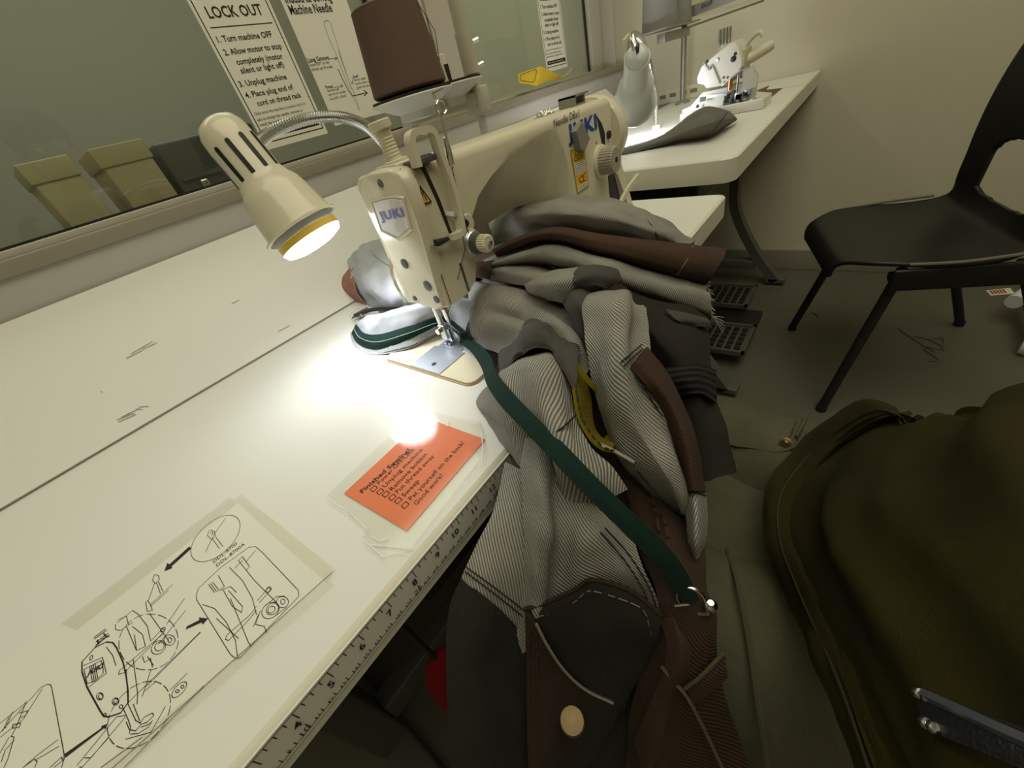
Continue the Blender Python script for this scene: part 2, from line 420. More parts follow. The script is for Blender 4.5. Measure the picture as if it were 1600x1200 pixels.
# ================================================================= BACK BOARD between benches and wall
b = MB(); b.prism([(-2.0, .562, -.004), (-2.0, .746, .152), (-2.0, .746, .164), (-2.0, .738, .164), (-2.0, .556, .004)], (4.08, 0, 0))
for i, p in enumerate(b.v):
    if p.x > 1: p.z += .014 if p.y > .7 else 0
o = b.build('sloped_board', M_laminate); struct(o); o.name = 'trim_3'

NB = V((0, -.160, .182)).normalized(); PB = V((0, .556, .0045))
def B_(u, v):
    d = ray(u, v); return CAM + d * ((PB - CAM).dot(NB) / d.dot(NB)) + NB * .0006
sc_ = ribbons('scuff_marks', [[B_(*p) for p in l] for l in ([(183, 656), (210, 646)], [(186, 659), (212, 648)], [(190, 652), (205, 645)], [(195, 650), (218, 638)], [(213, 639), (222, 640)], [(218, 636), (232, 635)], [(198, 560), (222, 548)], [(222, 546), (245, 536)], [(205, 553), (238, 534)], [(362, 475), (374, 469)], [(435, 518), (452, 509)], [(158, 612), (160, 613)], [(8, 538), (20, 534)], [(10, 532), (16, 530)])], .0012, NB, mat('pencil_scuff', (.33, .32, .28), .9), o)
# ================================================================= MAIN SEWING TABLE
tb = thing('sewing_table', 'white sewing table with an inch ruler along its front edge, under the cream machine', 'table', (.47, .28, FL))
def rounded_rect(x0, x1, y0, y1, r, z, k=6, corners=(1, 1, 1, 1)):
    out = []
    for (cx, cy, a0, on) in ((x0, y0, 180, corners[0]), (x1, y0, 270, corners[1]), (x1, y1, 0, corners[2]), (x0, y1, 90, corners[3])):
        sx = 1 if cx == x0 else -1; sy = 1 if cy == y0 else -1
        if not on: out.append(V((cx, cy, z))); continue
        for i in range(k + 1):
            a = math.radians(a0 + 90 * i / k); out.append(V((cx + sx * r + r * math.cos(a), cy + sy * r + r * math.sin(a), z)))
    return out
def tabletop(x0, x1, y0, y1, zt, th, r, corners, parent):
    MB().prism(rounded_rect(x0 + .004, x1 - .004, y0 + .004, y1, r, zt - th + .001, 6, corners), (0, 0, th - .001)).build('tabletop', M_laminate, parent)
    o = MB(); ring = rounded_rect(x0, x1, y0, y1, r, 0, 6, corners); inn = rounded_rect(x0 + .006, x1 - .006, y0 + .006, y1, r, 0, 6, corners)
    secs = [[V((p.x, p.y, zt - th)), V((p.x, p.y, zt - .003)), V(((p.x * 2 + q.x) / 3, (p.y * 2 + q.y) / 3, zt - .0005)), V((q.x, q.y, zt + .0006)), V((q.x, q.y, zt - th))] for p, q in zip(ring, inn)]
    secs.append(secs[0]); o.loft(secs, caps=False); o.build('edge_band', M_edge, parent)
tabletop(-.14, 1.085, 0, .556, 0, .040, .02, (1, 1, 0, 0), tb)
# ruler on the front face
b = MB().box((-.13, -.0012, -.0305), (.90, .0002, -.0015)); ru = b.build('ruler_tape', mat('ruler_vinyl', (.78, .75, .66), .45), tb, smooth=0)
IN = .0254
ZR = -.0015
lines = [[(-.13, -.0014, ZR - .002), (.9, -.0014, ZR - .002)], [(-.13, -.0014, ZR - .0262), (.9, -.0014, ZR - .0262)]]
for i in range(-40, 280):
    x = i * IN / 8; L = .0085 if i % 8 == 0 else (.0045 if i % 2 == 0 else .003)
    if i % 2 == 0 or i % 8 == 0: lines.append([(x, -.0014, ZR - .002), (x, -.0014, ZR - .002 - L)])
for i in range(-12, 89):
    x = i * .01
    lines.append([(x, -.0014, ZR - .0262), (x, -.0014, ZR - .0262 + (.004 if i % 10 else .007))])
    lines.append([(x + .005, -.0014, ZR - .0262), (x + .005, -.0014, ZR - .0262 + .0022)])
ribbons('ruler_marks', lines, .0006, (0, -1, 0), M_line, ru)
tx = []
for i in range(-4, 35):
    tx.append(text('n', str(i) if i > 0 else '0', (i * IN - .0055 - (.005 if i > 9 else 0), -.0014, ZR - .0155), (1, 0, 0), (0, 0, 1), M_line, ru, height=.0062, bold=True))
for i in range(-10, 88):
    if i <= 0: continue
    big = i % 10 == 0
    tx.append(text('n', str(i), (i * .01 - .0052, -.0014, ZR - .0252), (1, 0, 0), (0, 0, 1), M_line, ru, height=.0052 if big else .0033))
join_text(tx, 'ruler_numbers')
for (x, sx) in ((.03, 1), (1.0, 1)):
    b = MB(); b.box((x - .03, .06, -.06), (x + .03, .50, -.041), .003); b.box((x - .03, .27, FL + .06), (x + .03, .33, -.055), .006)
    b.box((x - .03, .0, FL + .02), (x + .03, .55, FL + .06), .008); b.build('leg_frame', M_dark, tb)
    for y in (.03, .52): MB().cyl((x, y, FL), (x, y, FL + .025), .018, seg=12).build('levelling_foot', M_black, tb)
MB().box((.06, .28, FL + .10), (.97, .32, FL + .16), .004).build('stretcher', M_dark, tb)
MB().box((.20, .04, -.12), (.60, .40, -.0405), .01).build('drip_pan', M_black, tb)
b = MB(); b.box((.28, -.01, FL + .03), (.72, .24, FL + .055), .006); b.build('treadle', M_dark, tb)
b = MB(); b.prism([(.16, .02, -.30), (.19, .02, -.36), (.62, .02, -.55), (.62, .02, -.48)], (0, .05, 0)); b.build('knee_brace', mat('pale_grey_bar', (.40, .40, .34), .6), tb)
# long seam where the bench meets the sloped board; scuffs on the board
mk = MB(); mk.box((-.14, .5550, -.001), (1.08, .5572, .0006)); mk.build('back_seam', mat('seam_filler', (.46, .44, .38), .8), tb)

ts_ = MB().prism([(1.0855, .040, -.006), (1.0855, .075, -.006), (1.0855, .058, -.030)], (.0005, 0, 0)).build('warning_sticker', mat('sticker_yellow', (.55, .50, .06), .6), tb)
# ================================================================= SECOND TABLE
ZT2 = .05
t2 = thing('sewing_table', 'white sewing table against the far wall, under the small overlock machine', 'table', (1.77, .28, FL))
tabletop(1.15, XR - .004, .005, .556, ZT2, .048, .03, (1, 0, 0, 0), t2)
# cut-out in the top around the machine
b = MB().prism([U(*p, 'z', ZT2 + .0006) for p in ((1180, 143), (1202, 134), (1196, 141), (1222, 138), (1205, 152), (1180, 156))], (0, 0, .0012)); b.build('cutout_board', mat('brown_hardboard', (.13, .055, .02), .6), t2)
ribbons('joint_line', [[U(1222, 138, 'z', ZT2 + .001), U(1262, 131, 'z', ZT2 + .001)]], .003, (0, 0, 1), M_dark, t2)
MB().box((1.30, .12, -.09), (2.0, .45, ZT2 - .049), .01).build('drip_pan', M_black, t2)
for x in (1.36, 2.22):
    b = MB(); b.rect_sweep([(x, .30, ZT2 - .05), (x, .24, -.03)], (1, 0, 0), .05, .03); 
    b.rect_sweep([(x, .23, ZT2 - .05), (x, .225, -.25), (x, .21, -.40), (x, .12, -.58), (x, .01, FL + .02)], (1, 0, 0), .05, .035, 5)
    b.box((x - .025, -.03, FL + .01), (x + .025, .05, FL + .035), .004); b.box((x - .025, .10, FL + .08), (x + .025, .52, FL + .12), .004)
    b.box((x - .025, .47, FL), (x + .025, .53, FL + .12), .004)
    b.box((x - .025, .05, ZT2 - .075), (x + .025, .5, ZT2 - .049), .003)
    b.build('leg_frame', mat('grey_leg_paint', (.105, .11, .095), .5), t2)
MB().box((1.38, .205, -.20), (2.21, .245, -.14), .004).build('crossbar', M_dark, t2)
# treadle plate with dark grid, under table two
t = thing('foot_treadle', 'dark metal foot treadle with two tread plates on the floor under the second table', 'pedal', (1.80, .12, FL))
for (x0, x1, y0, y1, zt) in ((1.50, 1.70, -.01, .20, FL + .07), (1.88, 2.08, .06, .24, FL + .05)):
    b = MB(); b.box((x0, y0, zt - .012), (x1, y1, zt), .003); b.box((x0, y0, zt - .002), (x0 + .012, y1, zt + .008)); b.box((x1 - .012, y0, zt - .002), (x1, y1, zt + .008)); b.box((x0, y0, zt - .002), (x1, y0 + .01, zt + .008))
    tp = b.build('tread_plate', mat('olive_grey_metal', (.10, .10, .07), .6), t)
    b = MB()
    for i in range(5):
        for j in range(6): b.box((x0 + .025 + i * .032, y0 + .02 + j * .03, zt), (x0 + .047 + i * .032, y0 + .04 + j * .03, zt + .004))
    b.build('rubber_studs', M_black, tp)
b = MB(); b.box((1.5, .18, FL), (2.12, .22, FL + .04), .004); b.box((1.68, .0, FL), (1.9, .3, FL + .03), .004); b.build('pedal_base', M_black, t)

# ================================================================= CREAM SEWING MACHINE
ms = thing('sewing_machine', 'cream lockstitch sewing machine with blue maker lettering, standing on the ruler-edged table', 'sewing machine', (.66, .19, 0))
# bed, flush with the table
b = MB().prism(rounded_rect(.394, .96, .104, .283, .012, 0), (0, 0, .0035)); bed = b.build('bed', mat('bed_cream', (.76, .70, .52), .3), ms)
b = MB(); 
for y0, y1 in ((.104, .1065), (.2805, .283)): pass
ring = rounded_rect(.3915, .9625, .1015, .2855, .014, .0008); inn = rounded_rect(.394, .96, .104, .283, .012, .0012)
o = MB().loft([ring, inn], caps=False).build('bed_gasket', mat('tan_rubber', (.42, .27, .12), .6), ms)
MB().prism([(.3945, .1615, .0036), (.4435, .1615, .0036), (.4435, .2215, .0036), (.3945, .2215, .0036)], (0, 0, .0012)).build('slide_plate', mat('satin_steel', (.56, .60, .68), .38, metal=.75), bed)
MB().cyl((.408, .186, .0048), (.408, .186, .0051), .0035, seg=14).build('plate_hole', M_black, bed)
MB().prism([(.4445, .1700, .0036), (.52, .1700, .0036), (.52, .2150, .0036), (.4445, .2150, .0036)], (0, 0, .0012)).build('needle_plate', mat('satin_steel', (.56, .60, .68), .38, metal=.75), bed)
# arm, head and column in one casting
def sec(x, yf, yb, zt, zf, zu, yu, r=.011):
    pts = []; zf = min(zf, zt - r - .004)
    def arc(cy, cz, a0, a1, rr, k=4):
        for i in range(k + 1):
            a = math.radians(a0 + (a1 - a0) * i / k); pts.append(V((x, cy + rr * math.cos(a), cz + rr * math.sin(a))))
    pts.append(V((x, yf, zf))); pts.append(V((x, yf, (zf + zt - r) / 2)))
    arc(yf + r, zt - r, 180, 90, r); arc(yb - r, zt - r, 90, 0, r)
    pts.append(V((x, yb, (zt + zu) / 2))); pts.append(V((x, yb, zu))); pts.append(V((x, yu, zu)))
    return pts
ST = [(.4325, .150, .224, .2265, .082, .080, .152), (.436, .147, .226, .2285, .080, .078, .150), (.470, .146, .228, .2285, .080, .078, .150), (.4885, .147, .230, .2280, .088, .086, .150), (.496, .148, .230, .2275, .100, .098, .152),
      (.503, .149, .231, .2270, .130, .118, .170), (.510, .149, .232, .2268, .152, .120, .186), (.535, .149, .234, .2262, .174, .122, .196), (.565, .149, .235, .2255, .187, .122, .202), (.61, .149, .236, .2245, .1985, .122, .204), (.66, .149, .237, .2235, .2045, .122, .204),
      (.700, .149, .238, .2230, .207, .116, .200), (.722, .149, .238, .2225, .203, .100, .188), (.738, .149, .239, .2220, .175, .075, .166), (.750, .149, .239, .2218, .120, .040, .156), (.765, .149, .240, .2215, .055, .015, .151), (.785, .149, .240, .2210, .012, .004, .150), (.86, .149, .240, .2195, .004, .003, .150), (.895, .150, .239, .2180, .004, .003, .151), (.905, .152, .237, .2150, .004, .003, .153)]
arm = MB().loft([sec(*s) for s in ST]).build('arm', M_cream, ms)
# right end: round hub cover
b = MB(); YH, ZH = .195, .165
b.lathe((.903, YH, ZH), (1, 0, 0), [(.058, 0), (.0605, .004), (.0605, .026), (.057, .032), (.030, .034)], 40)
b.build('handwheel', M_cream_s, ms)
b = MB(); b.prism([(.905, .152, .130), (.925, .152, .125), (.985, .152, .004), (.905, .152, .004)], (0, .07, 0)); b.build('belt_guard', M_cream, ms)
b = MB(); b.prism([(.870, .1482, .105), (.898, .1482, .105), (.945, .1482, .02), (.905, .1482, .012), (.872, .1482, .04)], (0, .0012, 0)); b.build('lever_slot', M_black, ms)
b = MB(); b.prism([(.892, .1472, .100), (.903, .1472, .100), (.955, .1472, .010), (.925, .1472, .010)], (0, .0018, 0)); b.build('slot_cover', mat('slot_grey', (.20, .18, .14), .5), ms)
b = MB().rect_sweep([(.850, .125, .055), (.885, .122, .074), (.925, .118, .087)], (0, 0, 1), .008, .006, 4); b.build('reverse_lever', M_cream_s, ms)
# crescent slot by the hub and a hole
q = [U(*p, 'y', .1484) for p in ((932, 180), (940, 192), (945, 207), (946, 226), (941, 226), (938, 210), (935, 195))]
MB().prism(q, (0, .002, 0)).build('vent_slot', M_black, ms)
h = U(953, 210, 'y', .146); b = MB().cyl(h, h + V((0, .004, 0)), .006, seg=16); b.build('screw_hole', M_black, ms)
h = U(932, 223, 'y', .1485); MB().cyl(h, h + V((0, .001, 0)), .0015, seg=10).build('small_hole', M_black, ms)
# face plate on the left end
XF = .4315
face = [(.150, .082), (.147, .110), (.141, .150), (.137, .185), (.136, .215), (.141, .2265), (.155, .2305), (.185, .2315), (.204, .228), (.215, .218), (.2195, .200), (.2195, .170), (.2165, .130), (.211, .098), (.205, .086), (.190, .079), (.165, .076)]
b = MB(); 
secs = [[V((XF + .012, y + (.178 - y) * .0, z)) for y, z in face], [V((XF, y, z)) for y, z in face], [V((XF - .003, y + (.178 - y) * .05, z + (.155 - z) * .03)) for y, z in face]]
b.loft(secs); fp = b.build('face_plate', M_cream_s, ms, smooth=50)
XE = XF - .0032
sh = [U(*p, 'x', XE) for p in ((583, 316), (600, 311), (617, 309), (630, 311), (641, 356), (623, 371), (598, 359))]
cE = sum(sh, V((0, 0, 0))) / len(sh)
b = MB(); b.loft([[cE + (p - cE) * 1.16 for p in sh], [cE + (p - cE) * 1.10 + V((-.0016, 0, 0)) for p in sh], [cE + (p - cE) * 1.03 + V((-.0016, 0, 0)) for p in sh], [cE + (p - cE) * 1.0 + V((-.0004, 0, 0)) for p in sh]]); em = b.build('emblem_frame', M_cream_s, fp)
b = MB(); b.prism([cE + (p - cE) * .97 + V((-.0012, 0, 0)) for p in sh], (.001, 0, 0)); b.build('emblem_panel', mat('emblem_pale', (.76, .73, .66), .35), fp)
rib = []
for k in range(6):
    a = U(609 + k * 3, 314, 'x', XE - .0015); c = U(619 + k * 3, 362, 'x', XE - .0015); rib.append([a, c])
ribbons('emblem_stripes', rib, .0006, (-1, 0, 0), mat('stripe_grey', (.50, .48, .43), .5), fp)
a = U(595.5, 344.5, 'x', XE - .0016); c = U(632.5, 338, 'x', XE - .0016)
text('maker_lettering', 'JUKI', a, c - a, (0, 0, 1), M_blue, fp, width=(c - a).length, height=.0085, bold=.03, lift=.0004)
def disc(u, v, x, r, m, name, parent, dx=.0014, sq=1):
    h = U(u, v, 'x', x); b = MB(); b.lathe(h + V((.0004, 0, 0)), (-1, 0, 0), [(r, 0), (r, dx * .6), (r * .8, dx), (r * .15, dx * .7)], 20); return b.build(name, m, parent)
M_plug = mat('dark_grey_plug', (.10, .10, .105), .3)
disc(632, 412, XE, .0062, M_plug, 'rubber_plug', fp); disc(668, 447, XE, .0066, M_plug, 'rubber_plug', fp)
disc(648, 466, XE, .0034, M_dark, 'face_screw', fp); disc(682, 468, XE, .0048, M_dark, 'face_screw', fp)
disc(594.5, 287, XE, .0042, M_plug, 'face_screw', fp)
# seam between plate and head, take-up slot
YF = .1462
seam = [(.4365, .2285), (.4385, .205), (.4400, .18), (.4405, .15), (.4395, .12), (.4385, .082)]
ribbons('plate_seam', [[(x, YF - .0006, z) for x, z in seam]], .0011, (0, -1, 0), M_black, ms)
sl = [(.4615, .229), (.466, .229), (.4725, .190), (.4745, .150), (.4705, .150), (.4675, .190)]
MB().prism([(x, YF - .0008, z) for x, z in sl], (0, .002, 0)).build('takeup_slot', M_black, ms)
sl = [(.470, .118), (.474, .118), (.473, .082), (.470, .082)]
MB().prism([(x, YF - .0008, z) for x, z in sl], (0, .002, 0)).build('needle_bar_slot', M_dark, ms)
# warning triangle
tri = [(.4495, .192), (.4600, .191), (.4525, .2085)]
wt = MB().prism([(x, YF - .0008, z) for x, z in tri], (0, .0006, 0)).build('warning_triangle', M_yellow, ms)
ribbons('triangle_border', [[(x, YF - .001, z) for x, z in tri + tri[:1]], [(.4545, YF - .001, .1945), (.4545, YF - .001, .198)], [(.4535, YF - .001, .199), (.4535, YF - .001, .2035)]], .0013, (0, -1, 0), M_black, wt)
# take-up lever
b = MB(); b.rect_sweep([(.472, .150, .176), (.480, .139, .171), (.485, .137, .166)], (0, 1, 0), .003, .005, 3); b.ball((.486, .137, .165), .0035, 10); b.build('takeup_lever', M_steel, ms)
# take-up guard: cream loop arched over the head
YG2 = .137
gp = [U(*p, 'y', YG2) for p in ((652, 262), (646, 240), (640, 218), (645, 208), (660, 203), (672, 205), (680, 218), (690, 250), (703, 285), (712, 315), (718, 345), (720, 360), (716, 366), (704, 371))]
b = MB(); b.rect_sweep(gp, (0, 1, 0), .010, .0062, 5); b.build('takeup_guard', M_cream_s, ms)
b = MB(); b.box((.452, .138, .2255), (.480, .16, .231), .001); b.build('guard_bracket', M_dark, ms)
# thread guides on the front
g0 = U(680, 381, 'y', .1385); g1 = U(700, 374, 'y', .1385)
b = MB(); b.tube([g0, g1], [.0045, .0030], 14); b.build('thread_guide_stud', M_black, ms)
b = MB(); b.tube([U(672, 384, 'y', .139), U(682, 386, 'y', .137), U(700, 376, 'y', .137), U(718, 366, 'y', .139)], .0016, 8, smooth=4); b.build('wire_guide', M_chrome, ms)
h = U(731, 349, 'y', .146); b = MB(); b.lathe(h + V((0, .002, 0)), (0, -1, 0), [(.0105, 0), (.0105, .002), (.0095, .003)], 24); tgp = b.build('tension_post_base', M_cream, ms)
b = MB().cyl(U(727, 349, 'y', .144), U(727, 349, 'y', .141), .0045, seg=14); b.build('thread_hole', M_black, tgp)
# tension disc and knob
kx, kz = .498, .1315
b = MB(); b.lathe((kx, .149, kz), (0, -1, 0), [(.017, 0), (.017, .004), (.012, .006)], 28); b.build('tension_base', M_cream, ms)
b = MB(); b.lathe((kx, .143, kz), (0, -1, 0), [(.0135, 0), (.0145, .0012), (.0125, .003), (.0145, .0048), (.0135, .006), (.008, .007)], 28); b.build('tension_discs', M_steel, ms)
b = MB(); b.tube([(kx + .0105 * math.cos(a / 6 * math.pi), .138 - a * .00022, kz + .0105 * math.sin(a / 6 * math.pi)) for a in range(46)], .0011, 6); b.build('check_spring', M_dark, ms)
b = MB(); secs = []
for r, h in ((.0085, 0), (.0095, .001), (.0095, .013), (.0082, .015)):
    secs.append([V((kx + (r + (.0007 if k % 2 else -.0003)) * math.cos(2 * math.pi * k / 48), .131 - h, kz + (r + (.0007 if k % 2 else -.0003)) * math.sin(2 * math.pi * k / 48))) for k in range(48)])
b.loft(secs); tk = b.build('tension_knob', M_plastic, ms, smooth=20)
MB().cyl((kx, .117, kz), (kx, .113, kz), .003, seg=12).build('knob_stud', M_steel, tk)
# thread guide clip on the arm front, long slotted wire post
b = MB(); pts = [U(*p, 'y', .135) for p in ((676, 146), (682, 160), (690, 185), (697, 215), (704, 250), (706, 262))]
b.rect_sweep(pts, (0, 1, 0), .0015, .0028, 4); b.build('thread_guide_wire', M_chrome, ms)
b = MB(); c0 = U(688, 168, 'y', .134); b.tube([c0 + V((.006 * math.cos(a), -.002, .006 * math.sin(a))) for a in [k * .63 for k in range(11)]], .0012, 6); b.build('wire_eyelet', M_chrome, ms)
lp = [U(*p, 'y', .145) for p in ((694, 216), (698, 238), (702, 258), (707, 262), (708, 252), (702, 228), (696, 215), (694, 216))]
b = MB(); b.tube(lp, .0010, 6, smooth=3); b.build('guide_loop', M_chrome, ms)
# pressure screw post with ribs
p0 = V((.462, .182, .228)); ax = V((-.04, .05, 1)).normalized()
pr = [(.0135, 0), (.0135, .006), (.0085, .007)]
for k in range(7): pr += [(.0085, .008 + k * .003), (.0078, .0095 + k * .003)]
pr += [(.0085, .030), (.0085, .034), (.0115, .035), (.0115, .041), (.0105, .042)]
MB().lathe(p0, ax, pr, 24).build('pressure_screw', M_plastic, ms)
b = MB().box((.445, .162, .2275), (.482, .198, .2325), .0015); b.build('top_cover_plate', M_cream_s, ms)
b = MB().box((.47, .150, .2275), (.486, .166, .2315), .001); b.build('oil_slot_cap', M_black, ms)
# stitch dial
dz = U(950, 251, 'y', .135); dx_, dzz = dz.x, dz.z
MB().lathe((dx_, .150, dzz), (0, -1, 0), [(.0255, 0), (.0255, .004), (.022, .006)], 32).build('dial_collar', M_cream, ms)
b = MB(); secs = []
for r, h in ((.0195, 0), (.0205, .002), (.0205, .022), (.0185, .025)):
    secs.append([V((dx_ + (r - (.0012 if k % 4 == 0 else 0)) * math.cos(2 * math.pi * k / 112), .145 - h, dzz + (r - (.0012 if k % 4 == 0 else 0)) * math.sin(2 * math.pi * k / 112))) for k in range(112)])
b.loft(secs); sd_ = b.build('stitch_dial', mat('dial_grey', (.40, .37, .30), .45), ms, smooth=20)
MB().cyl((dx_, .1205, dzz), (dx_, .1192, dzz), .004, seg=14).build('dial_hole', M_black, sd_)
tx = [text('n', str(k), (dx_ + .0135 * math.cos(1.2 - k * .8), .1198, dzz + .0135 * math.sin(1.2 - k * .8) - .0015), (1, 0, 0), (0, 0, 1), M_dark, sd_, height=.0035, lift=.0004, align='CENTER') for k in range(1, 6)]
join_text(tx, 'dial_numbers')
# printed name, handwritten needle note, warning label
YP = .1486
a = U(888, 221, 'y', YP); c = U(933, 200, 'y', YP); d = U(884, 200, 'y', YP)
text('maker_lettering', 'JUKI', a, c - a, (0, 0, 1), M_blue, ms, width=(c - a).length, height=.0195, bold=.04, lift=.0004)
a = U(866, 199, 'y', YP); c = U(905, 182, 'y', YP)
text('handwritten_note', 'Needle DBx1', a, c - a, (.05, 0, 1), M_line, ms, width=(c - a).length, height=.0095, lift=.0004)
lb = [U(*p, 'y', YP) for p in ((891, 236), (912, 230), (919, 291), (902, 303))]
wl = MB().prism(lb, (0, -.0005, 0)).build('warning_label', M_yellow, ms, smooth=0)
def bil(q, s, t): return q[0].lerp(q[1], s).lerp(q[3].lerp(q[2], s), t)
lo = [p + V((0, -.0007, 0)) for p in lb]
for (t0, t1) in ((.30, .58), (.85, .97)):
    MB().prism([bil(lo, .06, t0), bil(lo, .94, t0), bil(lo, .94, t1), bil(lo, .06, t1)], (0, -.0002, 0)).build('label_panel', M_paper, wl, smooth=0)
lo = [p + V((0, -.0011, 0)) for p in lb]
R_ = [[bil(lo, .12, .24), bil(lo, .28, .06), bil(lo, .44, .24), bil(lo, .12, .24)], [bil(lo, .28, .12), bil(lo, .28, .20)]]
for k in range(5): R_.append([bil(lo, .5, .06 + k * .045), bil(lo, .92, .06 + k * .045)])
rs = random.Random(3)
for k in range(5):
    t = .33 + k * .052; s = .1
    while s < .85:
        e = s + rs.uniform(.08, .22); R_.append([bil(lo, s, t), bil(lo, min(e, .9), t)]); s = e + .05
for k in range(2):
    t = .88 + k * .05; R_ += [[bil(lo, .12 + i * .2, t), bil(lo, .26 + i * .2, t)] for i in range(4)]
R_ += [[bil(lo, 0, 0), bil(lo, 1, 0), bil(lo, 1, 1), bil(lo, 0, 1), bil(lo, 0, 0)]]
ribbons('label_print', R_, .0008, (0, -1, 0), M_line, wl)
ribbons('pictogram', [[bil(lo, .3, .68), bil(lo, .55, .64), bil(lo, .7, .72), bil(lo, .5, .80), bil(lo, .3, .74), bil(lo, .3, .68)], [bil(lo, .6, .66), bil(lo, .85, .62)], [bil(lo, .55, .78), bil(lo, .8, .8)]], .0016, (0, -1, 0), mat('red_print', (.45, .05, .02), .6), wl)
# grey magnet block hanging over the lettering
mg = [U(*p, 'y', .138) for p in ((901, 205), (910, 190), (922, 216), (914, 236), (908, 233))]
b = MB(); b.prism(mg, (.0, .011, 0)); b.build('seam_guide_magnet', mat('grey_block', (.27, .26, .23), .45), ms)
# top fittings
b = MB(); u0 = U(894, 163, 'y', .18); x0 = u0.x
b.box((x0 - .016, .165, .2185), (x0 + .016, .195, .2225)); b.box((x0 - .016, .165, .2225), (x0 - .013, .195, .2345)); b.box((x0 + .013, .165, .2225), (x0 + .016, .195, .2325)); b.box((x0 - .016, .165, .232), (x0 + .028, .195, .2345)); b.build('top_bracket', M_greymetal, ms)
u0 = U(851, 180, 'y', .18); b = MB()
b.tube([u0 + V((-.018 + k * .0022, .004 * math.sin(k * 1.3), .003 + .003 * math.cos(k * 1.3))) for k in range(18)], .0009, 6); b.box(tuple(u0 + V((-.02, -.006, -.003))), tuple(u0 + V((.02, .006, .0005)))); b.build('top_thread_guide', M_chrome, ms)
# needle bar, presser bar, foot
NX, NY = .4655, .197
b = MB(); b.cyl((NX - .006, NY - .006, .085), (NX - .006, NY - .006, .060), .0060, seg=16); b.build('bar_bushing', mat('bronze', (.55, .24, .10), .3, metal=.8), ms)
b = MB(); b.cyl((NX - .006, NY - .006, .064), (NX - .006, NY - .006, .045), .0042, seg=14); b.lathe((NX - .006, NY - .006, .046), (0, 0, -1), [(.0042, 0), (.003, .006), (.0012, .009)], 12); b.build('needle_bar', M_chrome, ms)
MB().tube([(NX - .006, NY - .006, .046), (NX - .006, NY - .006, .003)], [.0009, .0006], 8).build('needle', M_chrome, ms)
PX, PY = NX - .010, NY + .008
b = MB(); b.cyl((PX, PY, .092), (PX, PY, .026), .0042, seg=14); b.build('presser_bar', M_chrome, ms)
b = MB(); b.box((PX - .005, PY - .009, .014), (PX + .005, PY + .004, .036), .0015); b.box((PX - .002, PY - .013, .010), (PX + .004, PY - .006, .030), .001)
for dy in (-.0105, -.003): b.prism([(PX - .006, PY + dy, .0065), (PX + .022, PY + dy, .0045), (PX + .026, PY + dy, .009), (PX + .022, PY + dy, .007), (PX - .006, PY + dy, .009)], (0, .004, 0))
pf = b.build('presser_foot', M_steel, ms)
MB().cyl((PX - .004, PY - .002, .030), (PX - .012, PY - .002, .030), .0042, seg=14).build('foot_screw', M_chrome, pf)
b = MB(); gd = [V((NX + .022, NY - .024, .006)), V((NX + .004, NY - .020, .007)), V((NX - .008, NY - .018, .013)), V((NX - .004, NY - .016, .022)), V((NX + .014, NY - .022, .012))]
b.tube(gd + gd[:1], .0010, 6); b.build('finger_guard', M_dark, ms)
b = MB(); b.rect_sweep([(.4375, .21, .16), (.428, .224, .12), (.430, .226, .085)], (0, 0, 1), .01, .004, 4); b.build('presser_lift_lever', M_cream_s, ms)
# thread run
b = MB(); th = [U(*p, 'y', .136) for p in ((675, 145), (690, 190), (706, 262))] + [U(727, 345, 'y', .139), V((kx - .004, .1395, kz + .012)), V((.4855, .136, .1655))]
b.tube(th, .0005, 5); b.tube([V((.4855, .136, .1655)), V((.478, .138, .131)), V((.4605, .142, .108)), V((NX - .006, NY - .008, .05))], .0005, 5); b.build('thread_run', mat('brown_thread', (.09, .05, .04), .8), ms)

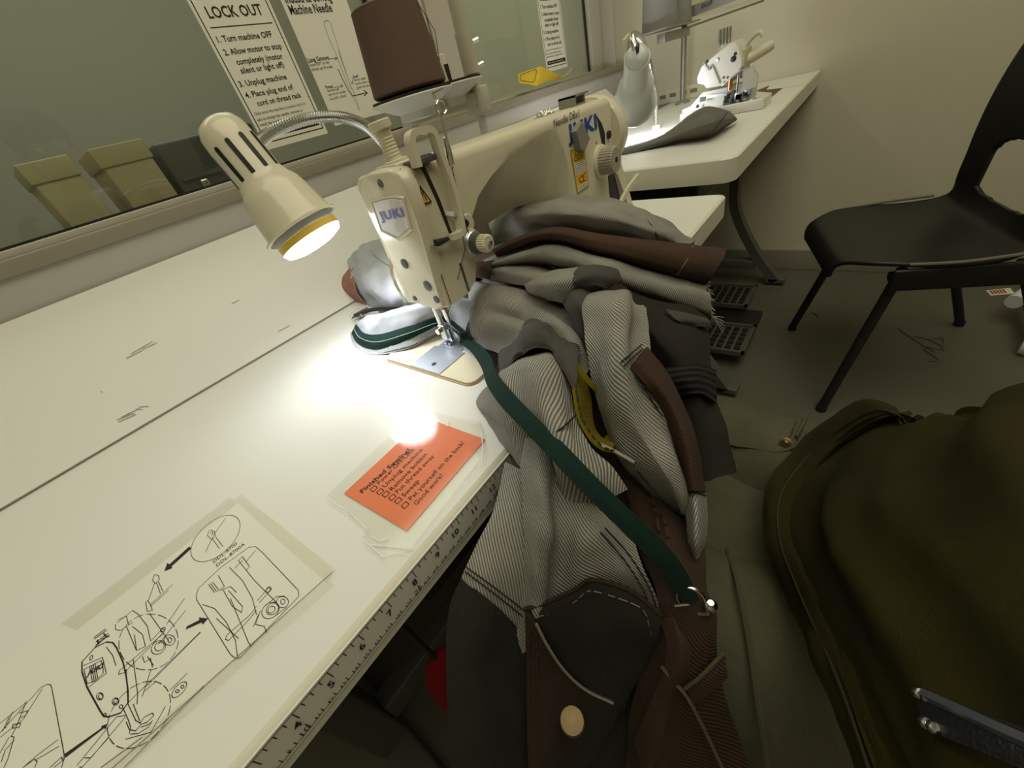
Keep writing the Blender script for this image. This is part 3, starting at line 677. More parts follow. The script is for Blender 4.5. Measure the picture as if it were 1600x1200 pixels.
# ================================================================= GOOSENECK LAMPS
M_bulb = mat('lit_diffuser', (1, 1, 1), .4, emit=(.96, .98, 1.0), estr=14)
M_brassring = mat('yellow_ring', (.75, .52, .08), .35)
def gooseneck(label, top, opening, r0, power, neck, m_shade, nf=1.0, r_neck=.0075, color=(.86, .92, 1.0)):
    """bell shade from its capped top to its rim, LED bulb inside, metal neck down to its base"""
    top = V(top); op = V(opening); ax = (op - top).normalized(); L = (op - top).length
    lp = thing('gooseneck_lamp', label, 'lamp', neck[-1])
    k = r0 / .046
    out = [(.004, 0), (.014 * k * nf, .0015), (.0215 * k * nf, .006), (.0255 * k * nf, .014), (.027 * k * nf, .03), (.0275 * k * nf, L * .50), (.031 * k, L * .57), (.036 * k, L * .63), (.0385 * k, L * .70), (.043 * k, L * .93), (.0445 * k, L * .97), (.0485 * k, L * .98), (.0485 * k, L)]
    inn = [(.0445 * k, L), (.0415 * k, L * .92), (.036 * k, L * .7), (.025 * k, L * .55), (.024 * k, .02), (.004, .01)]
    b = MB().lathe(top, ax, out + inn, 48); sh = b.build('lamp_shade', m_shade, lp, smooth=40)
    b = MB().lathe(top, ax, [(.012, L * .35), (.018 * k, L * .6), (.034 * k, L * .9), (.0385 * k, L * .98), (.0400 * k, L * 1.055)], 40); b.build('bulb_body', mat('bulb_grey', (.50, .52, .53), .35), lp)
    b = MB().lathe(top, ax, [(.0402 * k, L * 1.055), (.0402 * k, L * 1.115)], 40, caps=False); b.build('bulb_ring', M_brassring, lp)
    b = MB().lathe(top, ax, [(.0400 * k, L * 1.115), (.037 * k, L * 1.155), (.026 * k, L * 1.18), (.004, L * 1.19)], 40); b.build('bulb_diffuser', M_bulb, lp)
    l = bpy.data.lights.new('lamp_glow', 'AREA'); l.shape = 'DISK'; l.size = .072 * k; l.energy = power; l.color = color; l.spread = math.radians(165)
    lo = bpy.data.objects.new('lamp_glow', l); COL.objects.link(lo); lo.location = op + ax * (L * .205); lo.rotation_euler = ax.to_track_quat('-Z', 'Y').to_euler()
    nn_ = 26; rs_ = [r_neck * (1 if q % 2 else .80) for q in range((len(neck) - 1) * nn_ + 1)]
    m = MB().tube(neck, rs_, 14, smooth=nn_); nk = m.build('flexible_neck', bpy.data.materials['neck_spiral'], lp, smooth=15)
    return lp, sh, top, ax, L, k
mn = mat('neck_spiral', (.58, .58, .57), .28, metal=1)
L_TOP = U(332, 187, 'y', .385); L_OP = U(473, 357, 'y', .338)
nk = [U(392, 232, 'y', .392), U(430, 204, 'y', .40), U(480, 186, 'y', .395), U(530, 183, 'y', .375), U(570, 196, 'y', .345), U(600, 224, 'y', .315), U(622, 250, 'y', .285), V((.607, .262, .16)), V((.61, .262, .11))]
lp, shd, ltop, lax, LL, lk = gooseneck('cream gooseneck lamp shining on the table, its neck clamped behind the cream machine', L_TOP, L_OP, .0475, .33, nk, M_cream_s)
MB().box((.575, .242, .0040), (.640, .285, .115), .004).build('lamp_base', M_cream, lp)
MB().cyl(nk[0], nk[0].lerp(ltop + lax * LL * .36, .75), .0105, seg=16).build('neck_socket', M_chrome, lp)
# long vents in the shade, facing outward round it
nn = (CAM - (ltop + lax * LL * .3)); nn = (nn - lax * nn.dot(lax)).normalized(); bb = lax.cross(nn)
for a in (-64, -30, 4, 38, 80, 120, 160, 200, 240):
    d = nn * math.cos(math.radians(a)) + bb * math.sin(math.radians(a)); sdv = lax.cross(d).normalized()
    c0 = ltop + lax * (LL * .24) + d * (.0274 * lk); c1 = ltop + lax * (LL * .50) + d * (.0276 * lk)
    pts = []
    for k in range(7): t = math.pi * k / 6; pts.append(c1 + sdv * .0026 * math.cos(t) + lax * .0026 * math.sin(t))
    for k in range(7): t = math.pi + math.pi * k / 6; pts.append(c0 + sdv * .0026 * math.cos(t) + lax * .0026 * math.sin(t))
    MB().prism([p + d * .0004 for p in pts], d * -.003).build('vent_slot', M_black, shd)

# ================================================================= THREAD STAND ON THE MAIN TABLE
ts = thing('thread_stand', 'beige two-cone thread stand rising behind the cream machine', 'thread stand', (.883, .42, 0))
PXs, PYs = .883, .42
b = MB(); b.cyl((PXs, PYs, 0), (PXs, PYs, .27), .0085, seg=16); b.build('lower_pole', mat('clear_tube', (.55, .54, .50), .25, spec=.6), ts)
b = MB(); b.cyl((PXs + .003, PYs, .27), (PXs + .003, PYs, 1.05), .0125, seg=18); b.cyl((PXs + .003, PYs, .305), (PXs + .003, PYs, .365), .0155, seg=18); b.build('upper_pole', mat('beige_pole', (.50, .45, .34), .5), ts)
for z in (.315, .350): MB().cyl((PXs + .016, PYs - .004, z), (PXs + .028, PYs - .012, z + .002), .004, seg=8).build('clamp_screw', M_chrome, ts)
MB().lathe((PXs, PYs, 0), (0, 0, 1), [(.03, 0), (.03, .004), (.012, .012)], 24).build('pole_foot', M_plastic, ts)
b = MB(); b.box((.69, PYs - .014, .255), (PXs + .015, PYs + .014, .278), .004); b.box((PXs - .018, PYs - .018, .24), (PXs + .02, PYs + .018, .285), .004); b.build('tray_arm', mat('beige_arm', (.50, .47, .38), .5), ts)
CX, CY = .705, .40
for (cx, cy, zt) in ((CX, CY, .2965), (.812, .425, .300)):
    b = MB(); b.lathe((cx, cy, zt - .0035), (0, 0, -1), [(.068, 0), (.069, .0015), (.040, .016), (.030, .020), (.030, .030), (.012, .032)], 32); tr = b.build('cone_tray', mat('tray_ivory', (.62, .61, .56), .4), ts)
    MB().lathe((cx, cy, zt - .003), (0, 0, 1), [(.066, 0), (.0665, .003), (.004, .0032)], 32).build('foam_pad', mat('dark_foam', (.035, .022, .02), .95), tr)
    MB().cyl((cx, cy, zt), (cx, cy, .95 if cx > .75 else zt + .02), .0022, seg=8).build('spool_pin', M_chrome, ts)
MB().lathe((.812, .425, .300), (0, 0, 1), [(.016, 0), (.016, .003), (.0125, .040), (.010, .0415)], 20).build('cone_holder', M_plastic, ts)
b = MB(); b.box((.808, .4085, .300), (.816, .4135, .326)); b.build('holder_slot', M_black, ts)
b = MB(); b.tube([(PXs, PYs, 1.0), (.84, .40, 1.0), (.70, .40, 1.0)], .004, 8); b.build('guide_arm', M_chrome, ts)
# brown thread cone
tcn_ = thing('thread_cone', 'large brown thread cone standing on the beige stand over the cream machine', 'thread cone', (CX, CY, .297))
pr = [(.058, 0), (.0605, .003)]
for i in range(60):
    t = i / 59; pr.append((.0605 - .0105 * t + (.0004 if i % 2 else 0), .004 + t * .098))
pr += [(.046, .1045), (.022, .106)]
mt = mat('brown_thread_wind', (.110, .064, .043), .75, bump=.3, bump_scale=400, noise_amt=.08, noise_scale=40)
MB().lathe((CX, CY, .2998), (0, 0, 1), pr, 48).build('thread_winding', mt, tcn_, smooth=30)
MB().lathe((CX, CY, .2998), (0, 0, 1), [(.020, .10), (.0195, .120), (.016, .121)], 24).build('cone_core', M_plastic, tcn_)
b = MB(); b.tube([(CX, CY, .99), (CX + .01, CY - .038, .43), (CX + .04, CY - .05, .36), (.745, .365, .292), tuple(U(676, 146, 'y', .135))], .0006, 5); b.build('loose_thread', mat('brown_thread', (.09, .05, .04), .8), tcn_)

# ================================================================= NOTICES
def notice(name, label, x0, x1, z0, z1, Y, group=None):
    t = thing(name, label, 'sign', ((x0 + x1) / 2, Y, z0), group)
    MB().box((x0, Y - .0008, z0), (x1, Y, z1)).build('paper_sheet', M_paper, t, smooth=0)
    return t
YN = YG - .0038
def lockout(x0, z0, label, sc=1.0):
    W = .160 * sc; Hh = .420 * sc
    t = notice('lockout_sign', label, x0, x0 + W, z0, z0 + Hh, YN, 'lock out notices on the window')
    y = YN - .0010; f = lambda a, c: V((x0 + a * W, y, z0 + c * W))
    ribbons('border_line', [[f(.04, .08), f(.955, .08), f(.955, 2.57), f(.04, 2.57), f(.04, .08)]], .0022 * sc, (0, -1, 0), M_line, t)
    ribbons('heading_rule', [[f(.10, 1.288), f(.905, 1.288)]], .0018 * sc, (0, -1, 0), M_line, t)
    L = []
    def ln(s, a, c, wd, h, bold=False): L.append(text('t', s, f(a, c), (1, 0, 0), (0, 0, 1), M_line, t, width=wd * W, height=h * W, bold=bold, lift=.0003))
    ln('LOCK OUT', .145, 1.372, .70, .105, True)
    ln('1. Turn machine OFF', .10, 1.15, .725, .060, True)
    ln('2. Allow motor to stop', .10, 1.025, .785, .060, True); ln('completely (motor', .19, .922, .645, .060, True); ln('silent or light off)', .185, .832, .61, .060, True)
    ln('3. Unplug machine', .08, .705, .675, .060, True)
    ln('4. Place plug end of', .085, .585, .695, .060, True); ln('cord on thread rack', .18, .482, .665, .060, True)
    ln('Only once the machine is locked out is it', .075, .392, .775, .034); ln('safe to change the needle, remove or', .068, .325, .70, .034); ln('install the bobbin, or thread the needle.', .07, .268, .755, .034)
    join_text(L, 'notice_text')
    MB().box(tuple(f(.07, .125)), tuple(f(.925, .20) + V((0, .0006, 0)))).build('black_strip', M_line, t, smooth=0)
    S_ = [text('t', 'DO NOT OPERATE', f(.12, .15), (1, 0, 0), (0, 0, 1), M_paper, t, width=.70 * W, height=.022 * W, lift=.0005)]
    return t
lockout(.637, .288, 'tall lock out notice on the glass, left of the needle chart')
lockout(1.812, .288, 'small looking lock out notice on the right window pane above the yellow scrap')
# needle chart
nx0, nz0, nW = .824, .298, .168
t = notice('needle_chart', 'Industrial Sewing Machine Needle chart on the glass, between lock out notice and brown cone', nx0, nx0 + nW, nz0, nz0 + .34, YN)
yy = YN - .0010
def nf(u, v): return U(u, v, 'y', yy)
L = []
def nl(s, p0, p1, h, bold=False):
    a = nf(*p0); c = nf(*p1); L.append(text('t', s, a, (1, 0, 0), (0, 0, 1), M_line, t, width=(c - a).length, height=h, bold=bold, lift=.0003))
nl('Industrial Sewing', (447, 5), (517, -4), .0155, True); nl('Machine Needle', (455, 23), (520, 17), .0155, True)
nl('Long Groove', (482, 98), (514, 91), .0085, True); nl('faces LEFT so the', (485, 104), (515, 99), .0055); nl('thread can fit inside', (488, 111), (520, 105), .0055)
nl('Thread', (509, 139), (520, 136), .0055, True); nl('feed through', (512, 144), (530, 140), .005); nl('eye of the needle', (514, 150), (541, 145), .005); nl('from LEFT to RIGHT', (516, 157), (542, 151), .005)
nl('Scarf', (552, 122), (560, 119), .0055, True); nl('faces right', (554, 127), (572, 123), .005); nl('so the hook can', (556, 133), (578, 127), .005); nl('grab the thread', (558, 139), (582, 133), .005)
join_text(L, 'chart_text')
ND = [[(507, 40), (506, 35), (510, 32), (514, 33), (517, 38), (529, 75), (531, 82), (533, 90), (548, 135), (552, 142), (558, 160), (562, 173), (556, 160), (549, 148), (546, 140), (528, 92), (524, 82), (521, 76), (512, 55), (507, 40)],
      [(528, 78), (550, 140)], [(515, 92), (526, 91)], [(523, 89), (527, 91), (523, 94)], [(521, 137), (535, 134)], [(532, 132), (536, 134), (532, 137)], [(552, 120), (550, 130)], [(548, 128), (550, 131), (553, 129)]]
ribbons('needle_drawing', [[nf(*p) for p in l] for l in ND], .0009, (0, -1, 0), M_line, t)
ribbons('thread_drawing', [[nf(*p) for p in l] for l in ([(528, 108), (536, 125), (545, 143), (552, 150), (572, 145)], [(568, 141), (574, 145), (569, 150)])], .0020, (0, -1, 0), M_line, t)

# yellow scrap on the sill
ys = thing('fabric_scrap', 'folded yellow fabric scrap lying on the window sill', 'fabric scrap', tuple(U(850, 125, 'y', .80)))
def YP_(u, v, y): return U(u, v, 'y', y)
rows = [[YP_(809, 116, .815), YP_(810, 122, .808), YP_(812, 130, .80)], [YP_(827, 109, .79), YP_(826, 120, .785), YP_(825, 132, .78)], [YP_(843, 104.5, .772), YP_(840, 118, .768), YP_(836, 134, .766)], [YP_(847, 104, .772), YP_(846, 118, .770), YP_(840, 134, .766)], [YP_(858, 110, .79), YP_(858, 119, .788), YP_(856, 127, .785)], [YP_(876, 118, .82), YP_(876, 120.5, .82), YP_(876, 123, .82)]]
sheet('scrap_cloth', rows, mat('yellow_felt', (.66, .45, .03), .8), ys, .0015, 5, .0006)
stitches('scrap_stitching', [[YP_(813, 117, .803), YP_(826, 112, .785), YP_(838, 109, .770), YP_(834, 127, .766), YP_(823, 127, .779), YP_(814, 125, .798), YP_(813, 117, .803)]], M_line, ys, .0009)
b = MB(); b.tube([YP_(876, 121, .80), YP_(886, 116, .79), YP_(893, 107, .785)], .0018, 6, smooth=5); b.build('loose_tail', mat('yellow_felt', (.66, .45, .03), .8), ys)

# ================================================================= CHECKLIST CARD UNDER CLEAR TAPE
M_film = glassy('clear_tape', (.988, .985, .97), .09, .6)
def Z0(u, v, z=.0008): return U(u, v, 'z', z)
ck = thing('checklist_card', 'orange Finished Sewing checklist card taped flat on the table', 'card', tuple(Z0(648, 742)))
cq = [Z0(538, 771), Z0(636, 830), Z0(758, 687), Z0(665, 653)]
MB().prism(cq, (0, 0, .0006)).build('card', mat('orange_card', (.86, .22, .09), .65), ck, smooth=0)
L = []
def cl(s, p0, p1, h, bold=False):
    a = Z0(*p0, .0016); c = Z0(*p1, .0016); d = (c - a); L.append(text('t', s, a, d, V((-d.y, d.x, 0)), M_line, ck, width=d.length, height=h, bold=bold, lift=.0001))
cl('Finished Sewing?', (566, 771), (642, 703), .0056, True)
cl('Power OFF/Lock', (593, 757), (649, 702), .0054); cl('Unplug machine', (602, 762), (661, 703), .0054); cl('Remove bobbin', (613, 767), (668, 710), .0054)
cl('Put thread away', (622, 771), (679, 713), .0054); cl('Sweep', (632, 777), (656, 752), .0054); cl('Pat yourself on the back!', (643, 782), (726, 692), .0054); cl('Good work!', (651, 790), (693, 743), .0054)
join_text(L, 'card_text')
bx = []
for (u, v) in ((584, 763.5), (594, 768), (603, 772), (613, 777), (622, 782), (633, 789)):
    c = Z0(u, v, .0016); e = .0026; a = V((.7, -.05, 0)).normalized(); d1 = (Z0(642, 703) - Z0(566, 771)).normalized() * e; d2 = V((-d1.y, d1.x, 0))
    bx.append([c - d1 - d2, c + d1 - d2, c + d1 + d2, c - d1 + d2, c - d1 - d2])
ribbons('tick_boxes', bx, .0008, (0, 0, 1), M_line, ck)
film = [Z0(510, 777), Z0(546, 801), Z0(546, 808), Z0(574, 826), Z0(567, 842), Z0(600, 872), Z0(640, 862), Z0(762, 705), Z0(752, 660), Z0(720, 655), Z0(663, 640), Z0(648, 646)]
MB().prism([p + V((0, 0, .0012)) for p in film], (0, 0, .0005)).build('clear_tape', M_film, ck, smooth=0)
cr_ = [[(745, 657), (752, 672), (754, 700), (752, 728)], [(697, 654), (700, 660), (698, 666)], [(583, 838), (592, 845), (606, 842)], [(575, 850), (600, 853), (645, 858)], [(740, 662), (748, 656)], [(511, 777), (546, 800), (574, 826)], [(567, 842), (600, 871)]]
ribbons('tape_creases', [[Z0(*p, .0028) for p in l] for l in cr_], .0009, (0, 0, 1), mat('crease_white', (.85, .85, .82), .3), ck)

# ================================================================= THREADING DIAGRAM SHEET
dg_ = thing('threading_diagram', 'threading diagram sheet with line drawings taped flat on the near table', 'diagram', tuple(Z0(260, 960)))
sq = [Z0(-120, 1240), Z0(130, 1240), Z0(520, 893), Z0(428, 808), Z0(366, 780), Z0(235, 885), Z0(0, 1040), Z0(-120, 1120)]
MB().prism(sq, (0, 0, .0004)).build('paper_sheet', mat('diagram_paper', (.79, .775, .68), .7, noise_amt=.02, noise_scale=8), dg_, smooth=0)
A = lambda l: [Z0(u, v, .0014) for u, v in l]
def zc(l, ox, oy, k): return [(ox + u * k, oy + v * k) for u, v in l]   # from an enlarged view to the photograph
def z1(l): return zc(l, 60, 760, .3125)
def z2(l): return zc(l, 0, 960, .2)
def arcp(cx, cy, rx, ry, rot, n=28, a0=0, a1=360):
    o = []
    for i in range(n + 1):
        a = math.radians(a0 + (a1 - a0) * i / n); c, s_ = math.cos(math.radians(rot)), math.sin(math.radians(rot)); x, y = rx * math.cos(a), ry * math.sin(a)
        o.append((cx + x * c - y * s_, cy + x * s_ + y * c))
    return o
TH = []; TK = []
# oval detail, top
TH += [z1(arcp(885, 260, 150, 80, -42))]
TH += [z1(l) for l in ([(935, 160), (880, 235), (835, 330)], [(850, 225), (845, 245), (865, 265), (885, 250), (880, 225), (862, 218), (850, 225)], [(870, 262), (905, 310)], [(888, 255), (922, 300)], [(855, 235), (872, 228), (868, 245)])]
# boxed detail, right
TH += [z1(l) for l in ([(800, 510), (905, 410), (1050, 305), (1085, 300), (1120, 330), (1300, 520), (1302, 550), (1060, 800), (1010, 855), (985, 860), (960, 840), (790, 565), (790, 540), (800, 510)],
   [(955, 405), (1020, 470), (1070, 560), (1090, 640)], [(820, 590), (880, 610), (940, 680), (985, 770), (995, 850)], [(850, 490), (880, 530)], [(860, 485), (890, 525)], [(870, 478), (900, 515)], [(900, 445), (930, 500), (895, 525)],
   [(910, 520), (960, 500), (990, 530)], [(925, 520), (970, 600), (1015, 630), (1020, 600), (950, 520)], [(960, 560), (1050, 780), (1062, 800)], [(1000, 370), (1020, 350), (1055, 400), (1040, 420), (1000, 370)], [(1040, 420), (1080, 470), (1190, 580)],
   [(1095, 570), (1150, 505), (1165, 515), (1105, 580)], [(1090, 600), (1060, 640), (940, 745), (935, 765), (950, 770), (1040, 680), (1090, 620)], [(1110, 620), (1085, 690), (1130, 700), (1140, 730)], [(1100, 640), (1075, 700)], [(890, 660), (1000, 760)], [(1035, 380), (1085, 320)], [(980, 410), (1030, 360)])]
TH += [z1(arcp(1160, 620, 48, 36, -40)), z1(arcp(1170, 612, 34, 26, -40)), z1(arcp(1220, 578, 30, 28, 0)), z1(arcp(1222, 576, 11, 13, 0)), z1([(1130, 600), (1190, 550), (1230, 548)]), z1([(1180, 650), (1240, 605)]), z1(arcp(1165, 616, 20, 15, -40)), z1(arcp(1150, 515, 16, 9, -50))]
# middle drawing: thread guide, head and body
TH += [z1(l) for l in ([(570, 470), (580, 440), (600, 445), (605, 465), (585, 485), (570, 470)], [(580, 485), (550, 570)], [(590, 480), (610, 535)], [(600, 475), (622, 525)], [(560, 590), (670, 490)], [(535, 580), (545, 570), (560, 590), (570, 620), (545, 625), (535, 580)], [(555, 635), (650, 770)],
   [(395, 680), (470, 620), (500, 640), (545, 700), (560, 770)], [(385, 690), (385, 715), (410, 720), (470, 680)], [(400, 665), (440, 650), (450, 690)], [(470, 700), (520, 740), (535, 800), (490, 820)], [(440, 700), (490, 820), (480, 740)],
   [(560, 775), (620, 710), (632, 720), (570, 790)], [(400, 940), (405, 920), (560, 790), (620, 740)], [(400, 940), (430, 930), (520, 840), (560, 800)], [(520, 850), (530, 880), (560, 860), (570, 905)], [(545, 850), (575, 895)], [(730, 560), (640, 690)], [(735, 620), (600, 790)], [(810, 730), (540, 1000)], [(650, 520), (560, 600)])]
TH += [z1(arcp(600, 805, 40, 30, -40)), z1(arcp(605, 800, 26, 20, -40)), z1(arcp(655, 768, 28, 26, 0)), z1(arcp(657, 768, 10, 12, 0)), z1(arcp(622, 716, 14, 9, -45))]
# head outline
HD = [(640, 370), (740, 260), (830, 215), (880, 220), (910, 260), (960, 370), (985, 480), (1000, 600), (1000, 690), (940, 770), (850, 800), (810, 795), (780, 750), (680, 570), (640, 450), (640, 370)]
TK += [z2(HD)]
TH += [z2(l) for l in ([(830, 255), (880, 320), (905, 400)], [(655, 430), (790, 360), (805, 420), (805, 460), (745, 520), (680, 540), (655, 430)], [(650, 400), (800, 335), (830, 460), (690, 570)], [(1040, 350), (1075, 620), (1070, 700)], [(985, 430), (1000, 700)], [(1180, 430), (1110, 640)])]
for k in range(4): TH += [z2([(700 + k * 14, 405 - k * 8), (722 + k * 14, 530 - k * 10)])]
TH += [z2(arcp(780, 640, 26, 28, 0)), z2(arcp(786, 640, 17, 20, 0)), z2(arcp(902, 680, 26, 28, 0)), z2(arcp(906, 678, 17, 20, 0)), z2(arcp(820, 782, 10, 10, 0)), z2(arcp(712, 338, 10, 20, 15)), z2(arcp(945, 720, 14, 14, 0))]
TK += [z2(l) for l in ([(735, 180), (820, 115)], [(740, 190), (830, 125)], [(750, 215), (840, 150)], [(745, 250), (850, 160)], [(750, 240), (800, 190), (850, 170)], [(760, 200), (770, 230)], [(810, 150), (830, 175)])]
# needle, foot, bed lines, ovals
TH += [z2(l) for l in ([(960, 730), (1000, 820), (1020, 880), (1010, 930)], [(1000, 700), (1060, 830), (1100, 850)], [(1040, 700), (1090, 830)], [(985, 840), (1010, 900), (1060, 910), (1100, 860), (1150, 840)], [(1020, 935), (1080, 930), (1160, 880), (1190, 830)], [(1090, 850), (1130, 800), (1190, 770), (1200, 790), (1140, 850)], [(1100, 880), (1160, 860), (1180, 840)], [(980, 975), (1180, 920), (1290, 720)], [(600, 1180), (910, 800), (975, 790)], [(620, 1190), (640, 1195), (850, 960)], [(660, 1120), (710, 1120), (980, 800)], [(790, 1195), (1110, 960)], [(970, 1195), (1590, 560)], [(1000, 690), (1560, 140)], [(1130, 600), (1220, 520)], [(1330, 590), (1460, 460)])]
TH += [z2(arcp(1400, 588, 78, 34, -48)), z2(arcp(1385, 600, 14, 12, 0)), z2(arcp(1425, 565, 12, 12, 0))]
def dashes(l, k=3):
    o = []
    for i in range(0, len(l) - 1, k): o.append(l[i:i + k])
    return o
TH += dashes(z2(arcp(1160, 215, 235, 215, -25, 60)), 4) + dashes(z2(arcp(1085, 785, 300, 200, -50, 64)), 4)
# lower left box
TH += [z2(l) for l in ([(-60, 990), (320, 570), (370, 545), (395, 550), (405, 580), (500, 1090), (500, 1130), (480, 1195)], [(0, 960), (180, 820), (330, 580)], [(205, 680), (130, 870), (90, 950)], [(0, 850), (200, 690)], [(20, 910), (70, 800)], [(40, 890), (100, 760)], [(100, 860), (160, 850), (150, 880), (95, 890), (100, 860)], [(85, 950), (110, 960), (60, 1130), (30, 1195)], [(0, 1080), (70, 960)], [(10, 1150), (40, 1060), (110, 980)], [(180, 1195), (290, 1100), (450, 980)], [(290, 1130), (460, 1030)], [(180, 1195), (270, 1130), (290, 1150), (270, 1195)], [(390, 1195), (480, 1115), (490, 1140), (420, 1195)], [(150, 770), (190, 760), (215, 750), (200, 790), (150, 810)])]
ribbons('line_drawing', [A(l) for l in TH], .00048, (0, 0, 1), M_line, dg_)
ribbons('bold_outlines', [A(l) for l in TK], .0009, (0, 0, 1), M_line, dg_)
def arrow(pts, name='arrow'): MB().prism(A(pts), (0, 0, .0001)).build(name, M_line, dg_, smooth=0)
arrow(z1([(755, 300), (765, 310), (665, 400), (670, 408), (630, 424), (645, 382), (655, 390)]))
arrow(z1([(737, 715), (742, 700), (805, 668), (803, 655), (848, 660), (822, 690), (815, 680)]))
arrow(z2([(510, 1120), (505, 1090), (790, 890), (795, 870), (842, 855), (825, 895), (810, 890)]))
L = []
for s_, p0, p1 in (('DDL-8700', (334, 880), (371, 850)), ('DDL-8700A', (339, 886), (383, 851))):
    a = Z0(*p0, .0014); c = Z0(*p1, .0014); d = c - a; L.append(text('t', s_, a, d, V((-d.y, d.x, 0)), M_line, dg_, width=d.length, height=.0042, lift=.0001))
a = Z0(135, 1057, .0014); c = Z0(160, 1043, .0014); d = c - a; L.append(text('t', 'JUKI', a, d, V((-d.y, d.x, 0)), M_line, dg_, width=d.length, height=.004, bold=.05, lift=.0001))
join_text(L, 'diagram_text')
for q in ([(366, 780), (377, 773), (525, 890), (512, 912), (428, 838)], [(512, 905), (522, 915), (130, 1260), (105, 1240), (300, 1085)], [(360, 777), (372, 786), (120, 985), (95, 975), (235, 870)]):
    MB().prism([Z0(u, v, .0018) for u, v in q], (0, 0, .0004)).build('clear_tape', M_film, dg_, smooth=0)

# ================================================================= PATCHWORK OVERALLS BEING SEWN
ov = thing('patchwork_overalls', 'grey and brown patchwork overalls draped over the machine bed and table edge onto the lap', 'overalls', (.42, -.04, 0))
def piece(name, rows, m, label=None, **k): return sheet(name, pix(rows), m, ov, label=label, **k)
# dark filler sheet added under all the folds, closing the gaps between them
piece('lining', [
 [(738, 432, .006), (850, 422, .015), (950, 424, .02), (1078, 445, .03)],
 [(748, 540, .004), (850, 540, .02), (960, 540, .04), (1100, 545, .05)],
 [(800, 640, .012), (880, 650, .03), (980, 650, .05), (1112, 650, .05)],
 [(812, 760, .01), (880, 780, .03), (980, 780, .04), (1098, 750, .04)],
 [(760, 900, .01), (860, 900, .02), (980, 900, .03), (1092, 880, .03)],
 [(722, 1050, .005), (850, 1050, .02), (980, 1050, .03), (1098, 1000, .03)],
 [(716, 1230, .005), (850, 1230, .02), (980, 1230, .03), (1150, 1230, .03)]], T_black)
# soft bundle on the table, left of and behind the head
piece('pale_denim_bundle', [
 [(554, 466, .002), (575, 476, .001), (612, 491, .001), (680, 482, .002), (735, 470, .01)],
 [(549, 448, .030), (570, 455, .042), (606, 462, .044), (670, 452, .052), (733, 445, .05)],
 [(546, 424, .050), (566, 424, .064), (606, 428, .066), (668, 420, .074), (735, 415, .07)],
 [(547, 405, .060), (566, 396, .074), (606, 392, .080), (664, 384, .088), (738, 380, .085)],
 [(552, 391, .056), (572, 381, .072), (608, 374, .082), (662, 362, .09), (742, 360, .085)],
 [(554, 392, .02), (574, 385, .03), (608, 380, .04), (662, 368, .05), (744, 362, .05)]], T_light, 'pale blue grey denim folds', wr=.007, ws=24)
piece('coral_edge', [
 [(519, 446, .0015), (545, 466, .0015), (572, 476, .0015)], [(513, 434, .014), (532, 448, .028), (560, 463, .022)],
 [(516, 418, .024), (530, 428, .042), (554, 448, .040)], [(530, 402, .030), (537, 410, .048), (552, 426, .052)], [(545, 392, .040), (548, 398, .054), (554, 408, .060)]], T_coral, 'faded coral edge', wr=.001)
ribbons('fold_crease_line', [spline([D(*p) + (CAM - D(*p)).normalized() * .004 for p in ((575, 379, .073), (580, 392, .078), (593, 406, .078), (612, 418, .074))], 5)], .0022, (CAM - V((.45, .33, .06))), T_black, ov)  # dark ribbon painted for the shaded crease of a fold
# ruffle under the needle with its green tape
piece('denim_ruffle', [
 [(549, 524, .003), (560, 540, .002), (585, 552, .002), (640, 540, .010), (690, 520, .010), (722, 538, .003)],
 [(556, 512, .013), (570, 524, .018), (592, 528, .018), (640, 518, .026), (690, 502, .026), (728, 515, .016)],
 [(562, 502, .024), (580, 506, .036), (602, 503, .040), (645, 494, .046), (695, 482, .046), (735, 494, .034)],
 [(572, 494, .028), (590, 493, .044), (610, 488, .050), (650, 478, .056), (700, 466, .056), (742, 474, .046)],
 [(580, 492, .015), (596, 490, .025), (615, 486, .03), (652, 476, .036), (702, 464, .036), (745, 470, .03)]], T_light, 'pale denim ruffle', wr=.0022, ws=30)
piece('ruffle_underside', [
 [(548, 500, .004), (565, 492, .01), (590, 486, .012), (625, 486, .012)], [(552, 494, .01), (568, 485, .024), (592, 480, .03), (626, 478, .03)], [(562, 490, .004), (575, 482, .016), (598, 477, .02), (630, 474, .02)]], T_smooth)
tape_lo = [(549, 520, .006), (558, 536, .006), (588, 546, .007), (640, 531, .016), (690, 511, .016), (722, 532, .006), (738, 545, .006)]
tape_hi = [(556, 506, .018), (568, 520, .026), (594, 522, .026), (640, 509, .034), (690, 496, .034), (716, 508, .022), (738, 531, .010)]
piece('green_tape', [tape_lo, [((a[0] + c[0]) / 2, (a[1] + c[1]) / 2, (a[2] + c[2]) / 2 + .002) for a, c in zip(tape_lo, tape_hi)], tape_hi], T_green, 'green tape edging', wr=.0004, thick=.0015)
stitches('tape_stitching', [[D(u, v, h + .0025) for u, v, h in [((a[0] + c[0]) / 2, (a[1] + c[1]) / 2, (a[2] + c[2]) / 2 + .002) for a, c in zip(tape_lo, tape_hi)]][:6]], mat('pale_thread', (.30, .42, .36), .8), ov, .0005)
piece('raw_edge', [[(547, 522, .002), (554, 541, .0012), (584, 554, .0012), (640, 544, .006), (690, 522, .006), (722, 541, .002)], [(549, 519, .006), (557, 535, .005), (587, 545, .006), (640, 531, .014), (690, 512, .014), (722, 532, .005)]], T_light, wr=.0005, thick=.001)
